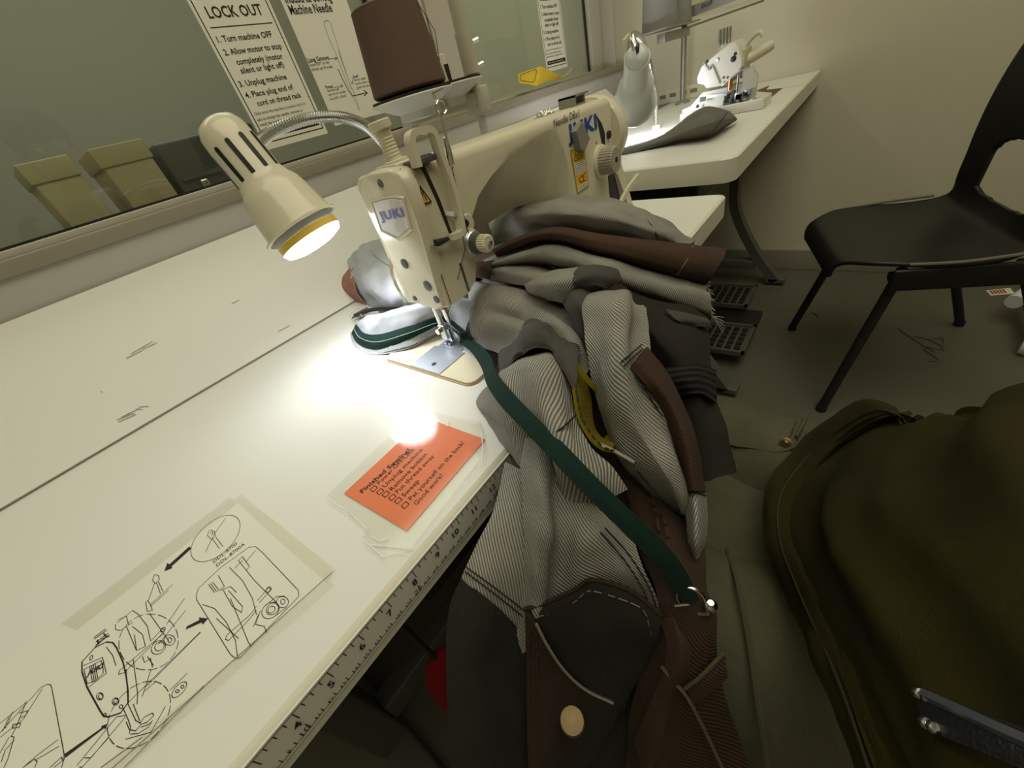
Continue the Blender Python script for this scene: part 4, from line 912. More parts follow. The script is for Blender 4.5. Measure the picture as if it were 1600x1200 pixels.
# broad fold from the needle to the right
piece('denim_panel', [
 [(724, 424, .035), (760, 436, .045), (810, 447, .055), (860, 466, .065), (905, 500, .072), (930, 560, .085)],
 [(726, 440, .045), (765, 452, .062), (812, 464, .074), (858, 486, .082), (897, 520, .088), (920, 578, .10)],
 [(730, 462, .046), (768, 472, .062), (812, 484, .070), (852, 504, .076), (886, 535, .082), (908, 595, .10)],
 [(732, 484, .042), (770, 488, .052), (812, 500, .058), (845, 518, .064), (876, 548, .074), (896, 606, .092)],
 [(736, 508, .028), (774, 504, .052), (812, 512, .060), (840, 530, .062), (866, 562, .072), (886, 615, .088)],
 [(742, 530, .010), (772, 530, .030), (800, 540, .040), (828, 556, .048), (852, 590, .062), (870, 632, .080)],
 [(746, 542, .004), (775, 550, .012), (798, 560, .020), (824, 575, .030), (848, 606, .045), (866, 645, .060)]], T_grey2, 'grey ribbed denim fold', wr=.003, ws=24, fold=[(.003, .06, 1.3, 0)])
# folds heaped in front of the arm
piece('denim_panel', [
 [(735, 372, .030), (775, 330, .050), (830, 315, .055), (900, 313, .055), (960, 322, .05), (1022, 345, .03), (1083, 383, .004)],
 [(740, 356, .055), (775, 322, .085), (830, 307, .105), (900, 306, .108), (962, 314, .10), (1022, 337, .07), (1084, 378, .020)],
 [(744, 362, .072), (780, 338, .10), (830, 326, .12), (900, 326, .122), (960, 334, .112), (1016, 354, .082), (1074, 384, .034)],
 [(748, 374, .072), (785, 356, .095), (836, 345, .108), (900, 346, .11), (960, 354, .10), (1013, 368, .074), (1062, 387, .034)],
 [(754, 388, .06), (792, 378, .075), (842, 364, .085), (900, 368, .085), (960, 376, .078), (1010, 386, .056), (1050, 394, .028)]], T_grey, 'big grey fold in front of the arm', wr=.003, ws=18, fold=[(.002, .08, .3, 1)])
stitches('seam_stitching', [[D(u, v, h + .003) for u, v, h in ((995, 327, .088), (1012, 345, .083), (1024, 362, .074), (1028, 380, .058))]], M_line, ov, .0007)
piece('dark_fold', [[(738, 352, .06), (760, 338, .08), (790, 330, .095)], [(742, 372, .055), (764, 356, .082), (792, 346, .10)], [(748, 392, .05), (770, 374, .07), (796, 362, .085)]], T_smooth, wr=.003, ws=40)
piece('brown_panel', [
 [(768, 390, .085), (800, 373, .100), (860, 355, .118), (950, 367, .118), (1050, 379, .128), (1136, 388, .128)],
 [(771, 393, .095), (803, 377, .112), (860, 360, .130), (950, 374, .130), (1048, 388, .142), (1132, 400, .142)],
 [(774, 397, .092), (806, 382, .108), (860, 367, .128), (947, 384, .130), (1044, 404, .142), (1120, 420, .140)],
 [(777, 402, .080), (810, 389, .096), (860, 375, .114), (943, 397, .116), (1040, 425, .124), (1106, 442, .118)],
 [(778, 403, .05), (812, 391, .06), (862, 377, .08), (945, 398, .08), (1040, 427, .085), (1104, 444, .08)]], T_brown, 'rust brown strip', wr=.0015)
stitches('brown_seam', [[D(u, v, h + .002) for u, v, h in ((1083, 384, .136), (1077, 400, .143), (1068, 415, .141), (1058, 430, .125))]], mat('tan_thread', (.20, .13, .05), .8), ov, .0006)
piece('denim_panel', [
 [(742, 410, .06), (792, 394, .076), (850, 376, .09), (940, 395, .095), (1035, 423, .10), (1104, 441, .10)],
 [(746, 414, .074), (796, 399, .092), (855, 384, .110), (942, 406, .115), (1036, 434, .120), (1106, 452, .118)],
 [(752, 420, .074), (805, 405, .096), (866, 394, .114), (946, 420, .118), (1036, 448, .122), (1109, 470, .118)],
 [(757, 427, .058), (818, 413, .082), (884, 414, .10), (950, 436, .102), (1032, 468, .106), (1113, 496, .102)],
 [(758, 428, .03), (820, 414, .05), (886, 416, .06), (952, 438, .065), (1032, 470, .07), (1112, 498, .07)]], T_grey, 'grey strip below the brown one', wr=.002, fold=[(.002, .05, 1.4, 0)])
b = MB(); rs = random.Random(5)
for k in range(22):
    t = k / 21; p = D(1104 + 9 * t, 441 + 55 * t, .118 - .01 * t); b.tube([p, p + V((rs.uniform(-.002, .006), rs.uniform(-.006, -.001), rs.uniform(-.008, .001)))], .0004, 4)
for k in range(5): p = D(1112, 494, .104); b.tube([p, p + V((.006 * k * .3, -.012, -.006 * k))], .0004, 4)
fr = b.build('frayed_edge', mat('fray_thread', (.42, .41, .34), .9), ov); fr['kind'] = 'stuff'
piece('denim_panel', [
 [(724, 410, .045), (770, 405, .06), (830, 409, .072), (885, 424, .078), (930, 418, .07)],
 [(727, 417, .056), (774, 413, .076), (832, 419, .09), (884, 434, .094), (932, 430, .085)],
 [(731, 425, .056), (778, 424, .08), (832, 433, .094), (884, 448, .098), (932, 444, .09)],
 [(735, 433, .044), (782, 440, .066), (832, 450, .08), (882, 468, .084), (932, 462, .078)]], T_grey, 'grey rolled fold', wr=.0025, ws=30)
piece('brown_tip', [[(726, 416, .06), (745, 410, .07), (770, 404, .078)], [(728, 424, .063), (747, 421, .08), (766, 420, .088)], [(732, 432, .05), (750, 434, .062), (764, 437, .07)]], T_brown, wr=.001)
piece('denim_panel', [
 [(822, 438, .075), (850, 425, .095), (888, 418, .10), (925, 415, .105), (965, 428, .105)],
 [(820, 446, .082), (850, 438, .11), (888, 430, .118), (925, 432, .118), (950, 446, .11)],
 [(826, 456, .08), (852, 454, .102), (884, 452, .11), (908, 458, .105), (922, 468, .10)],
 [(845, 466, .07), (862, 470, .084), (880, 474, .088), (894, 482, .085), (902, 492, .08)]], T_grey2, 'grey fold ending in a dark patch', wr=.002, ws=30)
piece('dark_patch', [[(893, 432, .116), (905, 418, .122), (930, 414, .126), (960, 420, .122), (976, 430, .114)], [(897, 440, .122), (912, 430, .130), (935, 428, .132), (955, 434, .128), (966, 442, .118)], [(905, 451, .114), (918, 446, .122), (932, 446, .124), (944, 450, .12), (952, 455, .112)]], T_smooth, 'charcoal patch', wr=.0012)
piece('dark_patch', [[(878, 472, .09), (892, 455, .11), (908, 450, .116), (922, 455, .112)], [(886, 488, .095), (898, 474, .118), (912, 470, .122), (924, 474, .116)], [(900, 520, .09), (908, 505, .108), (918, 500, .112), (926, 505, .105)], [(910, 550, .08), (916, 545, .09), (922, 540, .095), (928, 540, .09)]], T_smooth, wr=.002)
# charcoal leg running down to the right
piece('charcoal_leg', [
 [(930, 425, .095), (972, 440, .105), (1040, 470, .115), (1107, 494, .105)],
 [(945, 450, .11), (985, 462, .125), (1045, 492, .13), (1110, 514, .118)],
 [(960, 480, .11), (1002, 490, .13), (1056, 520, .135), (1113, 545, .122)],
 [(1000, 520, .11), (1032, 540, .135), (1074, 560, .14), (1118, 578, .122)],
 [(1030, 600, .10), (1060, 600, .125), (1090, 608, .13), (1120, 624, .108)],
 [(1058, 670, .09), (1085, 665, .11), (1110, 672, .11), (1132, 690, .088)],
 [(1082, 752, .06), (1102, 752, .085), (1124, 746, .086), (1149, 736, .062)]], T_black, 'charcoal trouser leg', wr=.003, ws=22, fold=[(.004, .06, .3, 0)])
piece('ribbed_cuff', [[(1040, 575, .138), (1062, 572, .146), (1090, 570, .146), (1119, 578, .128)], [(1050, 596, .138), (1072, 592, .146), (1095, 592, .144), (1120, 602, .122)], [(1060, 618, .126), (1082, 615, .138), (1100, 616, .134), (1120, 630, .112)]], twill('ribbed_black', (.034, .032, .030), (.010, .010, .010), .006, 90, duty=.5, grain=.1), 'black ribbed elastic band', wr=.0005)
piece('waist_flap', [[(1040, 482, .134), (1070, 488, .138), (1106, 498, .128)], [(1058, 500, .139), (1082, 500, .141), (1110, 504, .128)], [(1075, 512, .132), (1092, 510, .134), (1112, 512, .122)]], T_smooth, wr=.001)
# grey fold, right of centre
piece('denim_panel', [
 [(912, 466, .09), (938, 452, .11), (970, 456, .12), (1004, 474, .11)],
 [(913, 474, .118), (940, 462, .148), (972, 465, .156), (1006, 484, .142)],
 [(917, 502, .122), (945, 500, .156), (976, 502, .166), (1008, 514, .150)],
 [(920, 558, .122), (946, 554, .156), (978, 550, .170), (1012, 540, .156)],
 [(927, 612, .112), (952, 612, .146), (986, 602, .164), (1026, 592, .152)],
 [(942, 662, .10), (972, 670, .134), (1006, 672, .152), (1050, 660, .134)],
 [(966, 712, .09), (996, 722, .122), (1032, 726, .142), (1064, 712, .122)],
 [(1000, 752, .078), (1030, 762, .11), (1056, 768, .122), (1077, 760, .10)],
 [(1040, 795, .06), (1055, 800, .09), (1066, 804, .096), (1080, 802, .08)]], T_grey, 'grey denim leg with double seam', wr=.003, ws=20, fold=[(.0035, .045, .2, .8)])
stitches('seam_stitching', [[D(u, v, h + .003) for u, v, h in l] for l in (
 [(975, 572, .170), (985, 562, .170), (1005, 545, .158)], [(970, 566, .170), (982, 556, .170), (1003, 538, .158)],
 [(985, 575, .170), (1015, 620, .155), (1045, 670, .138), (1066, 715, .122), (1078, 762, .10)],
 [(995, 735, .11), (1030, 775, .10), (1068, 806, .09)], [(990, 742, .10), (1026, 784, .09), (1066, 815, .085)])], M_line, ov, .0006)
piece('brown_panel', [
 [(984, 573, .166), (998, 557, .172), (1013, 540, .160)], [(1010, 603, .166), (1026, 592, .172), (1042, 580, .158)], [(1034, 642, .150), (1052, 637, .162), (1072, 640, .144)],
 [(1056, 702, .130), (1074, 698, .144), (1092, 700, .126)], [(1068, 768, .108), (1086, 767, .122), (1104, 768, .100)]], T_brown, 'rust brown side stripe', wr=.001)
piece('grey_cuff', [[(1067, 762, .10), (1085, 760, .112), (1104, 764, .096)], [(1071, 800, .10), (1089, 800, .114), (1106, 806, .090)], [(1075, 840, .09), (1088, 846, .104), (1103, 842, .082)], [(1078, 866, .07), (1088, 874, .085), (1098, 860, .07)]], T_grey2, wr=.001)
stitches('seam_stitching', [[D(u, v, h + .0025) for u, v, h in l] for l in ([(1068, 766, .104), (1085, 764, .114), (1104, 769, .096)], [(1068, 771, .104), (1085, 769, .114), (1104, 774, .096)])], M_line, ov, .0005)
# grey fold, left of the yellow binding
piece('denim_panel', [
 [(790, 568, .03), (815, 548, .05), (842, 545, .06), (862, 545, .064), (884, 552, .07)],
 [(784, 582, .05), (812, 560, .076), (843, 556, .088), (864, 556, .094), (886, 562, .092)],
 [(788, 600, .055), (818, 588, .086), (846, 584, .106), (872, 588, .112), (895, 604, .104)],
 [(802, 628, .060), (830, 630, .09), (856, 630, .112), (882, 640, .12), (905, 650, .112)],
 [(824, 654, .068), (846, 664, .1), (868, 680, .122), (894, 690, .132), (922, 694, .122)],
 [(840, 694, .07), (862, 720, .1), (892, 740, .122), (924, 742, .132), (958, 732, .122)],
 [(852, 732, .066), (882, 772, .088), (922, 784, .10), (952, 780, .11), (978, 764, .11)]], T_grey2, 'grey ribbed leg beside the yellow lining', wr=.0025, ws=22, fold=[(.003, .05, .1, .4)])
piece('dark_band', [
 [(776, 566, .03), (795, 535, .048), (822, 508, .062), (852, 504, .07), (880, 520, .08), (902, 548, .09)],
 [(780, 578, .045), (800, 548, .072), (826, 522, .088), (848, 517, .096), (872, 532, .106), (898, 562, .108)],
 [(784, 592, .045), (803, 560, .074), (827, 536, .09), (846, 531, .098), (868, 545, .11), (900, 590, .116)],
 [(790, 600, .035), (806, 566, .068), (828, 548, .086), (846, 544, .094), (866, 556, .108), (902, 622, .112)]], T_smooth, 'charcoal cotton band', wr=.003, ws=40, fold=[(.004, .05, 0, 0)])
piece('dark_loop', [[(772, 578, .02), (785, 560, .035), (800, 548, .045)], [(774, 596, .026), (788, 578, .046), (802, 562, .056)], [(784, 614, .02), (794, 598, .04), (804, 580, .05)]], T_smooth, wr=.002)
yl = [(884, 550, .106), (893, 580, .112), (899, 615, .118), (906, 650, .120), (922, 680, .124), (940, 698, .126), (957, 704, .124)]
yr = [(888, 550, .104), (908, 580, .100), (922, 615, .098), (926, 650, .094), (932, 672, .10), (945, 686, .11), (960, 692, .118)]
piece('yellow_lining', [yl, [((a[0] + c[0]) / 2, (a[1] + c[1]) / 2, (a[2] + c[2]) / 2 - .004) for a, c in zip(yl, yr)], yr], T_yellow, 'mustard yellow lining', wr=.0006)
piece('yellow_lining', [[(886, 548, .112), (905, 570, .118), (922, 592, .122), (936, 608, .12)], [(882, 552, .108), (900, 576, .114), (918, 600, .118), (934, 616, .116)]], T_yellow, wr=.0005)
piece('yellow_lining', [[(944, 684, .10), (952, 678, .10), (960, 684, .10)], [(950, 698, .10), (957, 700, .104), (963, 696, .10)]], T_yellow, wr=.0005)
stitches('yellow_stitching', [[D(u + 3, v, h + .002) for u, v, h in yl]], M_line, ov, .0007, dash=.004)
stitches('cord_tail', [[D(u, v, h) for u, v, h in ((936, 694, .125), (960, 705, .122), (990, 722, .12))]], mat('pale_cord', (.45, .42, .36), .8), ov, .0016)
stitches('seam_stitching', [[D(u, v, h + .004) for u, v, h in ((868, 676, .122), (884, 664, .13), (900, 648, .12))]], M_line, ov, .0008)
piece('frayed_flap', [
 [(762, 602, .02), (790, 600, .045), (815, 615, .056), (842, 640, .06)], [(743, 628, .004), (770, 638, .026), (800, 652, .04), (836, 680, .05)],
 [(757, 650, .002), (782, 672, .014), (806, 694, .024), (834, 720, .034)], [(780, 690, .001), (795, 706, .004), (810, 728, .012), (830, 758, .028)]], T_grey2, 'frayed grey flap on the table edge', wr=.0015, ws=30)
# the part hanging below the table edge
piece('denim_panel', [
 [(790, 722, .012), (815, 735, .03), (842, 752, .04), (872, 775, .04)], [(772, 790, .02), (805, 798, .045), (840, 815, .052), (868, 835, .05)],
 [(748, 842, .022), (785, 858, .05), (825, 876, .058), (850, 900, .05)], [(724, 895, .02), (760, 922, .046), (800, 955, .056), (832, 985, .05)], [(722, 903, .018), (756, 934, .042), (800, 970, .05), (832, 1020, .046)]], T_grey, 'shaded grey panel hanging by the ruler', wr=.0025, ws=18)
piece('denim_panel', [
 [(824, 686, .055), (846, 690, .075), (876, 716, .085), (925, 755, .09), (982, 800, .09)],
 [(816, 735, .06), (842, 752, .10), (874, 782, .092), (934, 808, .10), (988, 818, .10)],
 [(818, 800, .06), (846, 818, .115), (878, 850, .095), (928, 840, .112), (992, 850, .10)],
 [(822, 868, .06), (842, 886, .115), (870, 905, .09), (928, 884, .11), (1008, 895, .10)],
 [(814, 950, .05), (836, 950, .10), (874, 950, .088), (945, 925, .10), (1027, 940, .09)],
 [(810, 1025, .04), (832, 1016, .075), (880, 1005, .075), (955, 992, .08), (1030, 975, .08)]], T_grey, 'bright grey bib fold', wr=.0025, ws=18, fold=[(.002, .04, 0, 1)])
stitches('seam_stitching', [[D(u, v, h + .003) for u, v, h in l] for l in (
 [(726, 893, .024), (762, 920, .05), (800, 950, .06), (830, 975, .056)], [(728, 886, .024), (764, 912, .05), (802, 941, .06), (830, 964, .056)],
 [(945, 825, .108), (985, 870, .108), (1015, 920, .10), (1027, 955, .09)], [(938, 832, .112), (976, 876, .11), (1005, 922, .104), (1018, 958, .095)])], M_line, ov, .0006)
piece('charcoal_panel', [
 [(722, 902, .022), (765, 938, .05), (815, 982, .052), (838, 1012, .046)], [(700, 962, .02), (745, 995, .052), (798, 1034, .058), (838, 1060, .05)],
 [(698, 1078, .018), (748, 1096, .05), (802, 1118, .056), (848, 1130, .046)], [(706, 1225, .018), (760, 1228, .045), (820, 1230, .05), (872, 1230, .045)]], T_black, 'charcoal panel hanging lowest at the left', wr=.003, ws=14, fold=[(.003, .09, 0, 0)])
piece('pocket_patch', [
 [(818, 952, .085), (850, 942, .105), (898, 920, .112), (925, 905, .115), (985, 922, .112), (1034, 962, .096)],
 [(822, 966, .09), (855, 958, .112), (900, 938, .118), (928, 926, .122), (985, 942, .118), (1030, 980, .10)],
 [(828, 1010, .09), (862, 1000, .112), (900, 985, .122), (938, 980, .130), (985, 985, .12), (1026, 1005, .10)],
 [(830, 1070, .08), (866, 1062, .10), (902, 1052, .11), (940, 1046, .118), (978, 1042, .108), (1010, 1036, .09)],
 [(826, 1225, .06), (862, 1215, .08), (896, 1205, .09), (925, 1190, .092), (952, 1150, .086), (978, 1092, .078)]], T_black, 'charcoal bib pocket', wr=.002, ws=18)
stitches('pocket_stitching', [[D(u, v, h + .0025) for u, v, h in l] for l in ([(826, 968, .096), (855, 960, .112), (888, 948, .118), (912, 928, .122), (928, 924, .124), (985, 942, .12), (1008, 958, .112), (1018, 995, .106)],)], mat('grey_thread', (.16, .15, .13), .8), ov, .0005, dash=.005)
stitches('pocket_edge', [[D(u, v, h + .003) for u, v, h in [(818, 952, .085), (850, 943, .105), (898, 921, .112), (925, 906, .115), (985, 923, .112), (1034, 962, .096)]]], T_brown2, ov, .0016)
fl = piece('button_flap', [
 [(820, 957, .10), (842, 985, .122), (870, 1034, .13), (910, 1076, .13), (960, 1098, .112)],
 [(821, 1015, .10), (840, 1046, .118), (866, 1082, .128), (900, 1108, .124), (940, 1122, .108)],
 [(823, 1095, .09), (840, 1115, .108), (860, 1132, .118), (886, 1147, .112), (915, 1152, .10)],
 [(826, 1225, .07), (840, 1222, .088), (856, 1215, .098), (872, 1208, .098), (890, 1196, .088)]], twill('umber_canvas', (.060, .040, .028), (.036, .025, .018), .0016, 30), 'dark brown buttoned flap', wr=.0015, ws=24)
stitches('flap_piping', [[D(u, v, h + .0022) for u, v, h in ((838, 975, .122), (856, 1010, .13), (882, 1048, .133), (915, 1078, .131), (958, 1099, .114))]], mat('piping_tan', (.20, .18, .14), .8), ov, .0012)
stitches('flap_seam', [[D(u, v, h + .003) for u, v, h in l] for l in ([(826, 985, .106), (826, 1050, .104), (827, 1120, .092), (830, 1215, .076)], [(838, 990, .12), (840, 1060, .116), (840, 1120, .108), (843, 1215, .09)])], T_brown, ov, .0009, dash=.006)
c = D(894, 1126, .138); nn = (CAM - c).normalized() + V((0, 0, .15)); nn.normalize()
MB().lathe(c, nn, [(.0098, -.001), (.0100, .0015), (.0088, .0030), (.004, .0036), (.0005, .0037)], 28).build('snap_button', mat('antique_brass', (.20, .145, .075), .5, metal=.9, noise_amt=.2, noise_scale=120), ov, 'round brass snap button')
piece('brown_panel', [
 [(962, 718, .07), (1000, 735, .082), (1050, 772, .084), (1092, 800, .07)], [(985, 780, .075), (1012, 802, .086), (1052, 832, .094), (1100, 860, .075)],
 [(1002, 850, .075), (1032, 880, .096), (1062, 902, .098), (1096, 920, .075)], [(1030, 935, .085), (1050, 948, .098), (1080, 958, .098), (1112, 960, .078)],
 [(1012, 1020, .088), (1040, 1040, .116), (1072, 1048, .11), (1119, 1008, .078)], [(982, 1110, .078), (1030, 1120, .118), (1062, 1120, .10), (1132, 1090, .078)], [(975, 1225, .07), (1030, 1230, .106), (1072, 1230, .096), (1178, 1230, .078)]], T_brown2, 'dark brown bib side with a welt pocket', wr=.0025, ws=18, fold=[(.003, .05, .2, 0)])
piece('brown_panel', [
 [(1030, 965, .092), (1040, 1000, .11), (1036, 1050, .118), (1010, 1110, .11), (990, 1160, .10)], [(1052, 965, .10), (1064, 1010, .12), (1056, 1060, .128), (1030, 1120, .12), (1012, 1230, .108)], [(1060, 975, .09), (1078, 1010, .104), (1072, 1060, .112), (1050, 1120, .104), (1042, 1230, .10)]], T_brown, 'soft brown fold', wr=.002, ws=20)
piece('welt_pocket', [[(1072, 1075, .108), (1095, 1056, .104), (1130, 1020, .09)], [(1078, 1090, .112), (1102, 1072, .108), (1134, 1040, .094)], [(1082, 1102, .108), (1106, 1088, .102), (1137, 1058, .088)]], T_brown, wr=.0006)
stitches('welt_seam', [[D(u, v, h + .004) for u, v, h in l] for l in ([(1034, 1042, .12), (1055, 1068, .118), (1075, 1092, .116), (1105, 1150, .104), (1140, 1225, .094)], [(1070, 1076, .114), (1095, 1057, .110), (1130, 1021, .096)])], T_trouser, ov, .0013)
stitches('waist_stitching', [[D(u, v, h + .003) for u, v, h in l] for l in ([(978, 742, .084), (1010, 765, .09), (1022, 790, .094), (1030, 830, .098)], [(1034, 800, .094), (1042, 830, .10), (1045, 860, .102)])], T_brown, ov, .0012, dash=.006)
# green webbing strap from the presser foot down to its clip
sl_ = [(716, 536, .008), (734, 552, .014), (750, 578, .03), (757, 602, .045), (775, 632, .07), (812, 672, .10), (858, 722, .122), (910, 776, .13), (960, 826, .13), (1010, 876, .122), (1045, 915, .112), (1066, 952, .098)]
sr_ = [(722, 530, .009), (746, 536, .016), (766, 556, .034), (776, 582, .052), (800, 612, .078), (838, 652, .106), (888, 700, .13), (938, 752, .138), (990, 802, .136), (1040, 850, .126), (1074, 896, .114), (1092, 938, .098)]
def even(row):                     # a taut band: even out the distance from the table of its edge points
    ps = [D(*p) for p in row]; t = [(p - CAM).length for p in ps]
    for _ in range(4): t = [t[0]] + [t[i - 1] * .25 + t[i] * .5 + t[i + 1] * .25 for i in range(1, len(t) - 1)] + [t[-1]]
    n_ = len(t) - 1
    return [CAM + (p - CAM).normalized() * (q - .016 * sm(min(i, n_ - i) / 3)) for i, (p, q) in enumerate(zip(ps, t))]
el, er = even(sl_), even(sr_); el = [a.lerp(c, .14) for a, c in zip(el, er)]
st_ = sheet('green_strap', [el, [a.lerp(c, .5) + (CAM - a).normalized() * .001 for a, c in zip(el, er)], er], T_green, ov, .0016, 10, .0003, label='dark green webbing strap')
piece('tape_return', [[(716, 540, .004), (738, 556, .005), (758, 572, .008)], [(728, 536, .006), (748, 548, .008), (762, 560, .012)]], T_light, wr=.0003, thick=.001)
e = D(1092, 944, .10); b = MB(); b.tube([e + V((.0, -.006, -.006)), e + V((.004, .0, .006)), e + V((.002, .010, .008)), e + V((-.002, .012, -.003)), e + V((-.002, .002, -.010)), e + V((.0, -.006, -.006))], .0012, 8, smooth=4); b.build('strap_buckle', M_chrome, ov)
e2 = D(1110, 946, .095); MB().ball(e2, .0042, 14).build('buckle_stud', M_chrome, ov, 'round chrome stud')
b = MB(); b.tube([D(1055, 946, .112), D(1077, 944, .112)], .0010, 6); b.build('buckle_bar', M_chrome, ov)
b = MB(); 
for k in range(3): b.tube([D(*p) for p in ((556, 506, .018), (553 - k * 3, 497 - k * 2, .012), (560, 490 - k * 4, .012), (566, 496, .022))], .0003, 4, smooth=5)
b.build('loose_threads', mat('fray_thread', (.42, .41, .34), .9), ov)

# ================================================================= SECOND TABLE: LAMP, OVERLOCK, STAND, CLOTH
top2 = U(996, 80, 'y', .26); op2 = U(991, 163, 'y', .335)
nk2 = [top2 + V((0, .004, .004)), U(988, 60, 'y', .29), U(994, 54, 'y', .32), U(1004, 66, 'y', .35), U(1014, 95, 'y', .37), U(1021, 130, 'y', .37), U(1024, 160, 'y', .37), V((U(1025, 172, 'y', .37).x, .37, .056))]
M_frost = mat('frosted_shade', (.62, .66, .64), .25, spec=.6)
lp2, sh2, _, ax2, L2, k2 = gooseneck('pale frosted gooseneck lamp shining on the second table beside the overlock machine', top2, op2, .057, .85, nk2, M_frost, nf=.84, r_neck=.008)
for a in (0, 90, 180, 270):
    q = (CAM - top2).normalized(); q = (q - ax2 * q.dot(ax2)).normalized(); d = q * math.cos(math.radians(a + 45)) + ax2.cross(q) * math.sin(math.radians(a + 45))
    MB().ball(top2 + ax2 * .008 + d * .017, .0035, 10).build('cap_rivet', M_chrome, sh2)
MB().cyl(top2 + ax2 * .004, top2 - ax2 * .020, .004, seg=10).build('switch', M_black, lp2)
q = nk2[-1]; MB().lathe((q.x, q.y, ZT2 + .0005), (0, 0, 1), [(.014, 0), (.014, .008), (.010, .012)], 24).build('lamp_base', M_plastic, lp2)
b = MB(); b.prism([U(*p, 'y', .30) for p in ((976, 62), (984, 51), (992, 58), (1001, 74), (994, 78), (984, 90), (979, 86))], (0, .006, 0)); b.build('neck_cover', M_plastic, lp2)

# overlock machine
ovl = thing('overlock_machine', 'small pale overlock machine with chrome tension posts on the second table', 'overlock machine', (1.78, .19, ZT2))
XO = 1.72
def fx(l, x=XO): return [U(u, v, 'x', x) for u, v in l]
M_ovl = mat('overlock_white', (.72, .70, .62), .35, spec=.5)
body = fx([(1090, 131), (1089, 122), (1096, 104), (1112, 90), (1141, 67), (1149, 66), (1155, 73), (1160, 92), (1160, 104), (1150, 118), (1140, 130), (1120, 136), (1103, 138), (1100, 133)])
b = MB(); cB = sum(body, V((0, 0, 0))) / len(body)
b.loft([[cB + (p - cB) * .96 + V((-.003, 0, 0)) for p in body], body, [p + V((.10, 0, 0)) for p in body], [cB + (p - cB) * .9 + V((.104, 0, 0)) for p in body]]); b.build('head_cover', M_ovl, ovl, smooth=30)
bs = fx([(1084, 178), (1085, 166), (1096, 160), (1100, 148), (1100, 138), (1140, 133), (1160, 140), (1192, 152), (1198, 160), (1198, 166)])
zmin = ZT2 + .0005
bs = [V((p.x, p.y, max(p.z, zmin))) for p in bs]
b = MB(); b.prism([V((XO + .004, .30, zmin)), V((XO + .004, .062, zmin)), V((XO + .004, .062, .075)), V((XO + .004, .10, .085)), V((XO + .004, .13, .12)), V((XO + .004, .24, .12)), V((XO + .004, .275, .09)), V((XO + .004, .30, .085))], (.075, 0, 0)); b.build('base_casting', M_ovl, ovl, smooth=30)
b = MB(); b.box((XO - .02, .064, zmin), (XO + .004, .30, .077), .003); b.build('cloth_plate', M_ovl, ovl)
for (u, v, r, nm, m) in ((1105, 96, .0042, 'cover_screw', M_black), (1149, 84, .0042, 'cover_screw', M_black), (1146, 92, .0075, 'thread_hole', M_black), (1122, 93, .005, 'cover_boss', M_steel), (1133, 129, .0045, 'cover_screw', M_black), (1131, 121, .0035, 'cover_screw', M_dark), (1137, 121, .0035, 'cover_screw', M_dark)):
    h = U(u, v, 'x', XO - .003); MB().lathe(h, (-1, 0, 0), [(r, 0), (r, .001), (r * .6, .0016)], 14).build(nm, m, ovl)
for (u, v) in ((1090, 166), (1133, 158)):
    h = U(u, v, 'x', XO - .0205); MB().lathe(h, (-1, 0, 0), [(.005, 0), (.005, .001), (.003, .0015)], 12).build('plate_screw', M_black, ovl)
b = MB(); b.tube(fx([(1100, 98), (1108, 109), (1110, 104), (1114, 104), (1125, 130)], XO - .006), .0025, 8, smooth=3); b.build('wire_hook', M_greymetal, ovl)
for k in range(4):
    p = U(1124 + k * 5.2, 71 - k * 1.6, 'x', XO + .03); MB().tube([p + V((0, 0, -.008)), p + V((0, 0, .010)), p + V((0, 0, .036))], [.0045, .0045, .0035], 10).build('tension_post', M_chrome, ovl)
p = U(1128, 66, 'x', XO + .03); q = U(1143, 62, 'x', XO + .03)
MB().rect_sweep([p + V((0, 0, -.012)), q + V((0, 0, -.012))], (0, 0, 1), .012, .02).build('post_bracket', M_greymetal, ovl)
a = U(1170, 92, 'x', XO + .06); c = a + V((.045, -.05, .018))
MB().lathe(a, c - a, [(.010, -.02), (.0145, 0), (.0145, .055), (.013, .066), (.005, .068)], 24).build('motor_tube', M_plastic, ovl)
b = MB(); b.tube([a + V((0, .02, .02)), a + V((0, .0, .045)), a + V((0, -.02, .055)), a + V((0, -.03, .045))], .006, 10, smooth=4); b.build('top_handle', M_plastic, ovl)
b = MB(); b.box(tuple(a + V((-.04, .0, -.04))), tuple(a + V((.03, .045, .03))), .006); b.build('drive_housing', mat('overlock_tan', (.55, .50, .36), .4), ovl)
# needles, knives and loopers
b = MB(); p = U(1141, 128, 'x', XO - .006); b.cyl(p + V((0, 0, .012)), p + V((0, 0, -.020)), .007, seg=14); b.build('copper_bushing', mat('copper', (.62, .27, .12), .3, metal=.9), ovl)
p = U(1153, 128, 'x', XO - .004); MB().tube([p + V((0, 0, .03)), p + V((0, 0, -.03))], .0035, 8).build('needle_bar', M_chrome, ovl)
rs = random.Random(11)
for k in range(14):
    p = U(1136 + rs.uniform(0, 42), 150 + rs.uniform(-10, 10), 'x', XO - .004); e = .006 + rs.random() * .006
    m_ = (M_steel, M_black, M_dark)[k % 3]
    if k % 2: MB().box(tuple(p - V((.012, e, e * .8))), tuple(p + V((.012, e, e * .8))), .0015).build('looper_block', m_, ovl)
    else: MB().lathe(p, (-1, 0, 0), [(e, -.01), (e, .006), (e * .5, .008)], 12).build('looper_screw', m_, ovl)
b = MB().rect_sweep([U(1128, 134, 'x', XO - .008), U(1146, 118, 'x', XO - .008), U(1160, 108, 'x', XO - .008)], (1, 0, 0), .01, .004); b.build('presser_lever', M_steel, ovl)
